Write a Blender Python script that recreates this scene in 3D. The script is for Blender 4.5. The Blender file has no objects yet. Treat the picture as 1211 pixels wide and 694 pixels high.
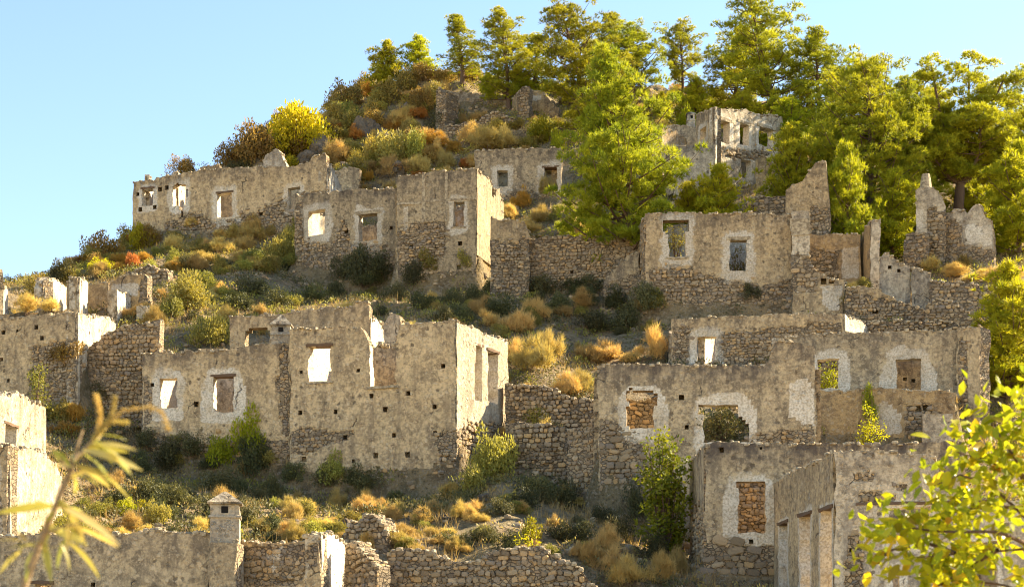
import bpy, math, random
import numpy as np
from mathutils import Vector

# ------------------------------------------------------------------ camera, sky, sun, exposure
SC = bpy.context.scene
COL = SC.collection
F, CX, HY = 2000.0, 605.5, 800.0          # focal length in photo pixels, optical centre, horizon row
cam_d = bpy.data.cameras.new('camera')
cam = bpy.data.objects.new('camera', cam_d); COL.objects.link(cam)
cam.location = (0, 0, 0); cam.rotation_euler = (math.pi/2, 0, 0)
cam_d.sensor_width = 36; cam_d.lens = F/1211*36; cam_d.shift_y = (HY-347)/1211
cam_d.clip_start = 0.1; cam_d.clip_end = 6000
cam_d.dof.use_dof = True; cam_d.dof.focus_distance = 74; cam_d.dof.aperture_fstop = 2.8
SC.camera = cam
SC.cycles.filter_width = 1.1; SC.cycles.max_bounces = 5; SC.cycles.diffuse_bounces = 3; SC.cycles.glossy_bounces = 1; SC.cycles.transmission_bounces = 3
SUN_EL, SUN_AZ = math.radians(33), math.radians(66)       # azimuth clockwise from +Y
sd = Vector((math.sin(SUN_AZ)*math.cos(SUN_EL), math.cos(SUN_AZ)*math.cos(SUN_EL), math.sin(SUN_EL)))
world = bpy.data.worlds.new('World'); SC.world = world; world.use_nodes = True
wn = world.node_tree
sky = wn.nodes.new('ShaderNodeTexSky'); sky.sky_type = 'NISHITA'; sky.sun_disc = False
sky.sun_elevation = SUN_EL; sky.sun_rotation = SUN_AZ
sky.air_density = 1.0; sky.dust_density = 0.25; sky.ozone_density = 1.0; sky.altitude = 100
bg = wn.nodes['Background']; bg.inputs['Strength'].default_value = 0.075
wn.links.new(sky.outputs[0], bg.inputs['Color'])
sl = bpy.data.lights.new('sun', 'SUN'); sl.energy = 5.0; sl.angle = math.radians(0.5); sl.color = (1.0, 0.85, 0.60)
so = bpy.data.objects.new('sun', sl); COL.objects.link(so)
so.rotation_euler = (-sd).to_track_quat('-Z', 'Y').to_euler()
VS = SC.view_settings
VS.view_transform = 'Standard'; VS.look = 'None'; VS.gamma = 1; VS.use_curve_mapping = False
VS.exposure = 2.05

rng = np.random.default_rng(7); random.seed(7)

# ------------------------------------------------------------------ helpers
def P(px, py, D):
    return np.array(((px-CX)/F*D, D, (HY-py)/F*D))
def XY(px, D):
    return np.array(((px-CX)/F*D, D))
def nrm(v):
    return v/np.maximum(np.linalg.norm(v, axis=-1, keepdims=True), 1e-9)
def _h(i, j, k, s):
    n = (i*374761393 + j*668265263 + k*2147483647 + s*1274126177) & 0xffffffff
    n = ((n ^ (n >> 13))*1274126177) & 0xffffffff
    return ((n ^ (n >> 16)) & 0xffff)/65535.0
def vnoise(p, s=0):
    p = np.asarray(p, float); f = np.floor(p); t = p-f; t = t*t*(3-2*t); f = f.astype(np.int64)
    r = 0
    for a in (0, 1):
        for b in (0, 1):
            for c in (0, 1):
                w = (t[..., 0] if a else 1-t[..., 0])*(t[..., 1] if b else 1-t[..., 1])*(t[..., 2] if c else 1-t[..., 2])
                r = r + w*_h(f[..., 0]+a, f[..., 1]+b, f[..., 2]+c, s)
    return r
def fbm(p, s=0, o=4):
    p = np.asarray(p, float); r = 0; a = .5; z = 0
    for k in range(o):
        r = r + a*vnoise(p*2**k, s+k); z += a; a *= .5
    return r/z
def mesh(name, V, faces, mats, attrs=None, mi=None, smooth=False):
    """faces: int array (N,3) or (N,4), or a list of such arrays"""
    if not isinstance(faces, list) or isinstance(faces[0], tuple): faces = [faces]
    faces = [np.asarray(f, np.int32) for f in faces if len(f)]
    me = bpy.data.meshes.new(name)
    V = np.asarray(V, np.float32)
    me.vertices.add(len(V)); me.vertices.foreach_set('co', V.ravel())
    loops = np.concatenate([f.ravel() for f in faces])
    tot = np.concatenate([np.full(len(f), f.shape[1], np.int32) for f in faces])
    st = np.concatenate([[0], np.cumsum(tot)[:-1]]).astype(np.int32)
    me.loops.add(len(loops)); me.loops.foreach_set('vertex_index', loops)
    me.polygons.add(len(tot)); me.polygons.foreach_set('loop_start', st)
    try: me.polygons.foreach_set('loop_total', tot)
    except Exception: pass
    for m in (mats if isinstance(mats, (list, tuple)) else [mats]): me.materials.append(m)
    if mi is not None: me.polygons.foreach_set('material_index', np.asarray(mi, np.int32))
    for k, a in (attrs or {}).items():
        a = np.asarray(a, np.float32)
        if a.ndim == 1:
            at = me.attributes.new(k, 'FLOAT', 'POINT'); at.data.foreach_set('value', a)
        else:
            at = me.attributes.new(k, 'FLOAT_COLOR', 'POINT'); at.data.foreach_set('color', a.ravel())
    me.update(calc_edges=True)
    me.polygons.foreach_set('use_smooth', np.full(len(tot), smooth))
    return me
def obj(name, me, parent=None, loc=None):
    o = bpy.data.objects.new(name, me); COL.objects.link(o)
    if parent: o.parent = parent
    if loc is not None: o.location = loc
    return o
def tag(o, label=None, cat=None, group=None, kind=None):
    if label: o['label'] = label
    if cat: o['category'] = cat
    if group: o['group'] = group
    if kind: o['kind'] = kind
    return o
def empty(name, loc, label=None, cat=None, group=None):
    o = bpy.data.objects.new(name, None); COL.objects.link(o); o.location = loc
    o.empty_display_size = .2
    return tag(o, label, cat, group)
def inpoly(x, y, poly):
    r = np.zeros(np.shape(x), bool); n = len(poly)
    for i in range(n):
        x0, y0 = poly[i]; x1, y1 = poly[(i+1) % n]
        if y0 == y1: continue
        c = ((y0 > y) != (y1 > y)) & (x < (x1-x0)*(y-y0)/(y1-y0)+x0)
        r ^= c
    return r

# ------------------------------------------------------------------ materials
class NT:
    def __init__(s, name):
        s.m = bpy.data.materials.new(name); s.m.use_nodes = True; s.t = s.m.node_tree
        s.t.nodes.clear(); s.out = s.n('OutputMaterial')
    def n(s, kind, **kw):
        nd = s.t.nodes.new('ShaderNode'+kind)
        for k, v in kw.items():
            if k.startswith('i_'): nd.inputs[int(k[2:])].default_value = v
            else: setattr(nd, k, v)
        return nd
    def l(s, a, b): s.t.links.new(a, b)
    def noise(s, co, scale, detail=4, rough=.55, vec=None, dist=0):
        nd = s.n('TexNoise'); nd.inputs['Scale'].default_value = scale; nd.inputs['Detail'].default_value = detail
        nd.inputs['Roughness'].default_value = rough; nd.inputs['Distortion'].default_value = dist
        if vec:
            mp = s.n('Mapping'); mp.inputs['Scale'].default_value = vec; s.l(co, mp.inputs[0]); co = mp.outputs[0]
        s.l(co, nd.inputs['Vector']); return nd.outputs[0]
    def ramp(s, f, a, b, va=0., vb=1.):
        nd = s.n('MapRange', interpolation_type='SMOOTHSTEP'); s.l(f, nd.inputs[0])
        for i, v in zip((1, 2, 3, 4), (a, b, va, vb)): nd.inputs[i].default_value = v
        return nd.outputs[0]
    def math(s, op, a, b=None):
        nd = s.n('Math', operation=op)
        for i, v in enumerate((a, b)):
            if v is None: continue
            if isinstance(v, (int, float)): nd.inputs[i].default_value = v
            else: s.l(v, nd.inputs[i])
        return nd.outputs[0]
    def mix(s, f, a, b, mode='MIX'):
        nd = s.n('Mix', data_type='RGBA', blend_type=mode)
        for i, v in ((0, f), (6, a), (7, b)):
            if isinstance(v, (int, float)): nd.inputs[i].default_value = v
            elif isinstance(v, tuple): nd.inputs[i].default_value = (*v, 1) if len(v) == 3 else v
            else: s.l(v, nd.inputs[i])
        return nd.outputs[2]
    def attr(s, name):
        return s.n('Attribute', attribute_name=name)
    def co(s): return s.n('TexCoord').outputs['Object']
    def rnd(s): return s.n('ObjectInfo').outputs['Random']
    def cramp(s, f, stops):
        nd = s.n('ValToRGB'); e = nd.color_ramp.elements
        while len(e) < len(stops): e.new(.5)
        for el, (p, c) in zip(e, stops): el.position = p; el.color = (*c, 1)
        s.l(f, nd.inputs[0]); return nd.outputs[0]
    def principled(s, col, rough=.9, bump=None, dist=.03, strength=1.):
        b = s.n('BsdfPrincipled'); b.inputs['Roughness'].default_value = rough
        b.inputs['Specular IOR Level'].default_value = .2
        if isinstance(col, tuple): b.inputs['Base Color'].default_value = (*col, 1)
        else: s.l(col, b.inputs['Base Color'])
        if bump is not None:
            bp = s.n('Bump'); bp.inputs['Distance'].default_value = dist; bp.inputs['Strength'].default_value = strength
            s.l(bump, bp.inputs['Height']); s.l(bp.outputs[0], b.inputs['Normal'])
        s.l(b.outputs[0], s.out.inputs[0]); return b

STONE_STOPS = [(0, (.19, .145, .095)), (.25, (.30, .225, .135)), (.5, (.42, .315, .185)), (.7, (.25, .205, .155)), (.88, (.50, .32, .14)), (1, (.50, .39, .25))]
def plaster_mat(name, c1, c2, c3, white=(.74, .66, .52), pit=.5):
    k = NT(name); co = k.co()
    n1 = k.noise(co, .7, 4, .6); n2 = k.noise(co, 3.2, 5, .68); n3 = k.noise(co, 14, 3, .65)
    stz = k.noise(co, 2.2, 3, .6, (1.4, 1.4, .28)); n4 = k.noise(co, 40, 1, .6)
    a = k.attr('Col'); sp = k.n('SeparateColor'); k.l(a.outputs['Color'], sp.inputs[0])
    R, G, B = sp.outputs
    base = k.mix(k.ramp(n1, .38, .62), c1, c2)
    base = k.mix(k.math('MULTIPLY', k.ramp(n2, .44, .60), k.ramp(stz, .30, .6, .35, 1.)), base, c3)
    n5 = k.noise(co, 7.5, 2, .7)
    base = k.mix(k.ramp(n5, .52, .64, 0, .55), base, c3)
    base = k.mix(k.ramp(n5, .46, .34, 0, .5), base, (c1[0]*1.25, c1[1]*1.25, c1[2]*1.25))
    st2 = k.noise(co, .9, 3, .6, (2.6, 2.6, .5))
    base = k.mix(k.ramp(st2, .50, .66, 0, .6), base, (c3[0]*.8, c3[1]*.82, c3[2]*.9))
    # peeled plaster islands show the darker rubble backing
    peel = k.ramp(k.math('ADD', n2, k.math('MULTIPLY', n1, .5)), .90, .96)
    base = k.mix(k.math('MULTIPLY', peel, .75), base, (c3[0]*.75, c3[1]*.7, c3[2]*.65))
    base = k.mix(k.ramp(n3, .55, .66, 0, pit), base, (.17, .128, .08))
    base = k.mix(k.ramp(n3, .44, .32, 0, .6), base, (.60, .47, .30))
    v9 = k.n('TexVoronoi'); v9.inputs['Scale'].default_value = 6.0
    nw = k.n('TexNoise'); nw.inputs['Scale'].default_value = 7; nw.inputs['Detail'].default_value = 2; k.l(co, nw.inputs['Vector'])
    k.l(k.mix(.16, co, nw.outputs[1]), v9.inputs['Vector'])
    s9 = k.n('SeparateColor'); k.l(v9.outputs['Color'], s9.inputs[0])
    body = k.ramp(v9.outputs['Distance'], .42, .26)
    lite = k.math('MULTIPLY', body, k.ramp(s9.outputs[0], .58, .66))
    pitm = k.math('MULTIPLY', body, k.ramp(s9.outputs[0], .17, .10))
    patchy = k.ramp(n1, .62, .40, .25, 1.)
    base = k.mix(k.math('MULTIPLY', k.math('MULTIPLY', lite, patchy), .75), base, (.58, .45, .28))
    base = k.mix(k.math('MULTIPLY', k.math('MULTIPLY', pitm, patchy), .85), base, (.13, .098, .062))
    vo = k.n('TexVoronoi'); vo.inputs['Scale'].default_value = 6.5
    ve = k.n('TexVoronoi', feature='DISTANCE_TO_EDGE'); ve.inputs['Scale'].default_value = 6.5
    wr = k.mix(.07, co, k.n('TexNoise').outputs[1]); nz = k.t.nodes[-1]
    nzc = [n for n in k.t.nodes if n.type == 'TEX_NOISE'][-1]; nzc.inputs['Scale'].default_value = 3; k.l(co, nzc.inputs['Vector'])
    mp = k.n('Mapping'); mp.inputs['Scale'].default_value = (1, 1, 1.5); k.l(wr, mp.inputs[0])
    k.l(mp.outputs[0], vo.inputs['Vector']); k.l(mp.outputs[0], ve.inputs['Vector'])
    sv = k.n('SeparateColor'); k.l(vo.outputs['Color'], sv.inputs[0])
    stone = k.cramp(sv.outputs[0], STONE_STOPS)
    edge = k.ramp(ve.outputs['Distance'], .02, .10)
    stone = k.mix(edge, (.14, .105, .066), stone)
    stone = k.mix(k.ramp(n4, .35, .65, 0, .4), stone, (.22, .17, .11))
    gm = k.ramp(k.math('ADD', G, k.math('MULTIPLY', k.math('SUBTRACT', n2, .5), 2.4)), .36, .62)
    base = k.mix(gm, base, stone)
    wm = k.ramp(k.math('ADD', R, k.math('MULTIPLY', k.math('SUBTRACT', n2, .5), 1.7)), .40, .72)
    wcol = k.mix(k.ramp(n3, .40, .62, 0, .8), white, (.42, .34, .23))
    wm = k.math('MULTIPLY', wm, k.ramp(n1, .34, .6, .45, .95))
    base = k.mix(wm, base, wcol)
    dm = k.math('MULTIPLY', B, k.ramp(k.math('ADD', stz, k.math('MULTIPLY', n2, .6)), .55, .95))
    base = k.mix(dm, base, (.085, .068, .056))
    # hairline cracks
    cv = k.n('TexVoronoi', feature='DISTANCE_TO_EDGE'); cv.inputs['Scale'].default_value = .55
    cw = k.mix(.28, co, nzc.outputs[1]); k.l(cw, cv.inputs['Vector'])
    crack = k.math('MULTIPLY', k.ramp(cv.outputs['Distance'], .010, .003), k.ramp(n1, .56, .62))
    base = k.mix(k.math('MULTIPLY', crack, .8), base, (.05, .042, .035))
    vr = k.n('HueSaturation'); k.l(base, vr.inputs['Color'])
    k.l(k.ramp(k.rnd(), 0, 1, .84, 1.12), vr.inputs['Value'])
    hgt = k.math('ADD', k.math('MULTIPLY', n2, .5), k.math('MULTIPLY', n3, .45))
    hgt = k.math('ADD', hgt, k.math('MULTIPLY', k.math('MULTIPLY', edge, gm), .9))
    hgt = k.math('SUBTRACT', hgt, k.math('MULTIPLY', crack, .6))
    hgt = k.math('ADD', hgt, k.math('MULTIPLY', n4, .15))
    hgt = k.math('ADD', hgt, k.math('MULTIPLY', k.math('SUBTRACT', lite, pitm), .35))
    k.principled(vr.outputs[0], .95, hgt, .07, .9)
    return k.m
M = {}
M['tan'] = plaster_mat('tan_plaster', (.58, .43, .235), (.47, .345, .185), (.26, .19, .108))
M['grey'] = plaster_mat('grey_plaster', (.50, .385, .225), (.39, .30, .175), (.20, .155, .098))
M['ochre'] = plaster_mat('ochre_plaster', (.56, .38, .17), (.48, .34, .17), (.30, .20, .10))
M['pale'] = plaster_mat('pale_plaster', (.56, .47, .33), (.46, .38, .265), (.25, .205, .145), pit=.4)
M['lime'] = plaster_mat('sunlit_limewash', (.56, .48, .35), (.45, .365, .245), (.28, .215, .13), pit=.6)  # limewash indoors; on sun-facing walls its paleness also paints in sunlight

def stone_mat():
    k = NT('rubble_stone'); co = k.co()
    a = k.attr('rnd').outputs['Fac']
    f = k.math('FRACT', k.math('ADD', a, k.rnd()))
    c = k.cramp(f, STONE_STOPS)
    n = k.noise(co, 9, 6, .65); n2 = k.noise(co, 45, 3)
    c = k.mix(k.ramp(n, .5, .72, 0, .7), c, (.18, .135, .085))
    c = k.mix(k.ramp(n, .42, .25, 0, .6), c, (.48, .37, .23))
    k.principled(c, .95, k.math('ADD', n, k.math('MULTIPLY', n2, .4)), .04, .8); return k.m
M['stone'] = stone_mat()
def coping_mat():
    k = NT('coping_stone'); co = k.co()
    n = k.noise(co, 7, 6, .65)
    c = k.mix(k.ramp(n, .35, .65), (.52, .42, .27), (.20, .155, .10))
    k.principled(c, .95, n, .04, .8); return k.m
M['coping'] = coping_mat()
def wood_mat():
    k = NT('weathered_wood'); co = k.co()
    n = k.noise(co, 6, 5, .6, (1, 1, 8))
    k.principled(k.mix(n, (.10, .06, .035), (.20, .13, .08)), .9, n, .02); return k.m
M['wood'] = wood_mat()
def ground_mat():
    k = NT('dry_hillside'); co = k.co()
    n1 = k.noise(co, .22, 6, .6); n2 = k.noise(co, 1.1, 8, .65); n3 = k.noise(co, 7, 6, .6); n4 = k.noise(co, 26, 4)
    c = k.mix(k.ramp(n2, .4, .6), (.19, .13, .065), (.36, .255, .125))
    c = k.mix(k.ramp(n1, .45, .62, 0, .6), c, (.17, .145, .07))
    c = k.mix(k.ramp(n3, .52, .62, 0, .85), c, (.34, .27, .17))
    c = k.mix(k.ramp(n3, .44, .32, 0, .8), c, (.075, .058, .032))
    sx = k.n('SeparateXYZ'); k.l(co, sx.inputs[0])
    c = k.mix(k.ramp(sx.outputs[1], 46, 38), c, k.mix(k.ramp(n1, .4, .6), (.60, .46, .24), (.52, .38, .18)))  # unseen near field, made paler to bounce warm light onto the walls
    c = k.mix(k.ramp(n4, .55, .7, 0, .5), c, (.36, .30, .2))
    h = k.math('ADD', k.math('MULTIPLY', n3, .8), k.math('MULTIPLY', n4, .3))
    k.principled(c, .97, k.math('ADD', h, n2), .25, 1.); return k.m
M['ground'] = ground_mat()
def rock_mat():
    k = NT('limestone_rock'); co = k.co()
    n2 = k.noise(co, 1.5, 8, .7); n3 = k.noise(co, 9, 6, .6)
    c = k.mix(k.ramp(n2, .35, .65), (.22, .17, .11), (.12, .09, .06))
    c = k.mix(k.ramp(n3, .5, .7, 0, .8), c, (.09, .075, .06))
    k.principled(c, .95, k.math('ADD', n2, k.math('MULTIPLY', n3, .4)), .2, 1.); return k.m
M['rock'] = rock_mat()
def leaf_mat(name, c1, c2, c3=None, trans=.35, hue=.02, val=.25, rough=.6):
    k = NT(name); a = k.attr('rnd').outputs['Fac']
    c = k.mix(k.ramp(a, 0, 1), c1, c2)
    if c3: c = k.mix(k.ramp(a, .82, .98), c, c3)
    hs = k.n('HueSaturation'); r = k.rnd(); k.l(c, hs.inputs['Color'])
    k.l(k.ramp(r, 0, 1, .5-hue, .5+hue), hs.inputs['Hue'])
    k.l(k.ramp(k.math('FRACT', k.math('MULTIPLY', r, 7.3)), 0, 1, 1-val, 1+val), hs.inputs['Value'])
    c = hs.outputs[0]
    d = k.n('BsdfPrincipled'); d.inputs['Roughness'].default_value = rough; d.inputs['Specular IOR Level'].default_value = .25
    k.l(c, d.inputs['Base Color'])
    t = k.n('BsdfTranslucent'); k.l(k.mix(1., c, (1.0, .95, .55), 'MULTIPLY'), t.inputs[0])
    mx = k.n('MixShader'); mx.inputs[0].default_value = trans
    k.l(d.outputs[0], mx.inputs[1]); k.l(t.outputs[0], mx.inputs[2]); k.l(mx.outputs[0], k.out.inputs[0]); return k.m
M['pine'] = leaf_mat('pine_needles', (.18, .23, .016), (.48, .47, .028), trans=.5, hue=.012, val=.15)
M['pine_old'] = leaf_mat('old_pine_needles', (.19, .22, .016), (.48, .46, .028), trans=.5, hue=.010, val=.15)
M['pine_bright'] = leaf_mat('young_pine_needles', (.26, .30, .014), (.56, .52, .025), trans=.52, hue=.012, val=.12)
M['yellow'] = leaf_mat('yellow_leaves', (.36, .32, .010), (.58, .48, .016), trans=.5, hue=.01)
M['gold'] = leaf_mat('dry_golden_twigs', (.42, .29, .095), (.70, .52, .19), (.66, .42, .11), trans=.42, hue=.012)
M['rust'] = leaf_mat('rusty_twigs', (.36, .16, .03), (.52, .26, .05), trans=.35)
M['brown'] = leaf_mat('brown_olive_leaves', (.24, .17, .045), (.48, .36, .08), (.52, .40, .07), trans=.42)
M['olive'] = leaf_mat('olive_leaves', (.22, .20, .045), (.42, .37, .09), (.46, .38, .09), trans=.45)
M['dark'] = leaf_mat('dark_leaves', (.06, .066, .026), (.17, .16, .058), trans=.3)
M['lime_leaf'] = leaf_mat('lime_leaves', (.26, .27, .012), (.46, .42, .02), trans=.5)
M['fig'] = leaf_mat('fig_leaves', (.12, .17, .012), (.36, .38, .025), trans=.45)
M['grass'] = leaf_mat('dry_grass', (.44, .31, .11), (.66, .50, .21), trans=.4)
M['fore'] = leaf_mat('sunlit_leaf', (.30, .33, .012), (.60, .50, .02), (.64, .30, .02), trans=.48, hue=.025, val=.35, rough=.4)
M['fore2'] = leaf_mat('long_leaf', (.34, .34, .07), (.56, .48, .18), trans=.45, hue=.02, val=.2, rough=.4)
def bark_mat(name, a, b):
    k = NT(name); co = k.co(); n = k.noise(co, 5, 6, .65, (3, 3, .7))
    k.principled(k.mix(n, a, b), .95, n, .05); return k.m
M['bark'] = bark_mat('pine_bark', (.09, .055, .035), (.20, .13, .085))
M['twig'] = bark_mat('pale_twig', (.26, .17, .09), (.40, .29, .16))

# ------------------------------------------------------------------ terrain
TD = np.array([40, 46, 50, 54, 58, 62, 66, 70, 74, 78, 82, 86, 90, 94, 98, 102, 106, 110, 114, 118, 124], float)
TX = np.array([0, 100, 200, 300, 400, 500, 600, 700, 800, 900, 1000, 1100, 1211], float)
TP = np.array([
 [850, 800, 742, 648, 600, 550, 515, 485, 430, 395, 372, 352, 342, 338, 338, 346, 360, 375, 390, 405, 430],
 [850, 800, 742, 650, 620, 590, 545, 490, 440, 400, 378, 352, 332, 320, 314, 316, 326, 340, 355, 370, 400],
 [850, 800, 742, 645, 618, 596, 578, 562, 430, 395, 365, 340, 318, 302, 290, 275, 240, 225, 232, 245, 270],
 [850, 800, 742, 640, 618, 600, 586, 575, 430, 395, 370, 345, 322, 306, 296, 280, 225, 190, 168, 162, 172],
 [850, 800, 742, 652, 630, 612, 602, 588, 420, 390, 370, 354, 348, 342, 300, 260, 220, 185, 152, 128, 120],
 [850, 800, 742, 648, 620, 602, 590, 570, 415, 388, 368, 356, 352, 310, 250, 225, 195, 165, 135, 105, 95],
 [850, 800, 742, 652, 612, 576, 546, 500, 440, 400, 372, 350, 330, 292, 252, 215, 185, 160, 136, 112, 98],
 [850, 800, 742, 660, 635, 612, 560, 500, 450, 420, 392, 350, 300, 275, 245, 215, 185, 160, 140, 122, 112],
 [850, 800, 742, 690, 668, 645, 570, 500, 440, 405, 380, 340, 290, 265, 235, 205, 180, 160, 145, 130, 118],
 [820, 745, 715, 705, 680, 645, 570, 515, 440, 402, 376, 330, 280, 255, 225, 200, 180, 165, 150, 140, 130],
 [820, 745, 720, 700, 660, 612, 560, 515, 440, 392, 362, 332, 292, 264, 240, 220, 200, 185, 170, 160, 150],
 [820, 750, 725, 700, 660, 612, 560, 515, 440, 388, 346, 312, 290, 270, 250, 235, 220, 208, 195, 185, 175],
 [820, 755, 730, 700, 650, 590, 540, 500, 440, 385, 340, 308, 290, 270, 255, 240, 228, 215, 205, 195, 190]], float)
PADS = []            # (polygon plan corners, floor z)
def terr(X, Y, detail=True):
    X = np.asarray(X, float); Y = np.asarray(Y, float)
    Yc = np.clip(Y, 40, 124); px = np.clip(CX+F*X/np.maximum(Y, 5), 0, 1211)
    i = np.clip(np.searchsorted(TX, px)-1, 0, len(TX)-2); tx = (px-TX[i])/(TX[i+1]-TX[i])
    j = np.clip(np.searchsorted(TD, Yc)-1, 0, len(TD)-2); ty = (Yc-TD[j])/(TD[j+1]-TD[j])
    py = (TP[i, j]*(1-tx)+TP[i+1, j]*tx)*(1-ty)+(TP[i, j+1]*(1-tx)+TP[i+1, j+1]*tx)*ty
    Z = (HY-py)/F*Yc
    Z = Z-np.maximum(Y-124, 0)*.4-np.maximum(40-Y, 0)*.03
    if detail:
        p = np.stack([X, Y, Z*0], -1)
        amp = .35+1.0*np.clip((Y-98)/12, 0, 1)
        Z = Z+(fbm(p*.30, 3)-.5)*2.2*amp+(fbm(p*1.3, 9, 3)-.5)*.7*amp
    for poly, z in PADS:
        x0, y0 = poly.min(0)-1; x1, y1 = poly.max(0)+1
        m = (X > x0) & (X < x1) & (Y > y0) & (Y < y1)
        if not m.any(): continue
        s = np.full(Z.shape, -9.); n = len(poly)
        for a in range(n):
            e = poly[(a+1) % n]-poly[a]; e = e/np.linalg.norm(e)
            s = np.maximum(s, (X-poly[a][0])*e[1]-(Y-poly[a][1])*e[0])
        w = np.where(m, np.clip(1-s/.5, 0, 1), 0)
        Z = Z*(1-w)+z*w
    r = np.maximum(np.maximum(np.abs(X)-70, 0)/120, np.maximum(Y-170, 0)/150); r = np.clip(r, 0, 1); r = r*r*(3-2*r)
    return np.maximum(Z*(1-r)-4*r, -4)
def ground_hit(px, py, dmin=42.):
    d = np.arange(dmin, 126, .2)
    z = terr((px-CX)/F*d, d, True)
    pp = HY-z/d*F
    k = np.nonzero(pp <= py)[0]
    d0 = d[k[0]] if len(k) else d[np.argmin(pp)]
    return np.array([(px-CX)/F*d0, d0, float(terr(np.array([(px-CX)/F*d0]), np.array([d0]))[0])])
def ccw(poly):
    poly = np.array(poly); a = 0
    for i in range(len(poly)):
        p, q = poly[i], poly[(i+1) % len(poly)]; a += p[0]*q[1]-p[1]*q[0]
    return poly if a > 0 else poly[::-1]

# ------------------------------------------------------------------ stones
_b = np.array([(x, y, z) for x in (-1, 0, 1) for y in (-1, 0, 1) for z in (-1, 0, 1) if (x, y, z) != (0, 0, 0)], float)
_bi = {tuple(int(c) for c in p): i for i, p in enumerate(_b)}
_bf = []
for ax in range(3):
    for s in (-1, 1):
        o = [a for a in range(3) if a != ax]
        for i in (-1, 0):
            for j in (-1, 0):
                q = []
                for di, dj in ((0, 0), (1, 0), (1, 1), (0, 1)):
                    v = [0, 0, 0]; v[ax] = s; v[o[0]] = i+di; v[o[1]] = j+dj; q.append(_bi[tuple(v)])
                if (s > 0) == (ax == 1): q = q[::-1]
                _bf.append(q)
_bf = np.array(_bf)
def stone_shapes(n, r, power=5.):
    out = []
    for _ in range(n):
        v = _b/((np.abs(_b)**power).sum(1)**(1/power))[:, None]
        out.append(v*(1+r.uniform(-.16, .12, (len(v), 1)))+r.uniform(-.05, .05, v.shape))
    return np.array(out)
STONES = stone_shapes(18, np.random.default_rng(3), 3.4)
def stones_joined(C, ax, half, name, mat, parent=None, smooth=False, r=None):
    """C (n,3) centres, ax (n,3,3) rows = local axes, half (n,3)"""
    r = r or np.random.default_rng(5); n = len(C)
    sh = STONES[r.integers(0, len(STONES), n)]*half[:, None, :]
    V = C[:, None, :]+np.einsum('nvi,nij->nvj', sh, ax)
    Fc = (_bf[None]+(np.arange(n)*26)[:, None, None]).reshape(-1, 4)
    me = mesh(name, V.reshape(-1, 3), Fc, mat, {'rnd': np.repeat(r.random(n), 26)}, smooth=smooth)
    return me
STONE_MESH = [mesh('stone', s, _bf, M['stone'], {'rnd': np.zeros(26)}, smooth=False) for s in STONES]

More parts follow.
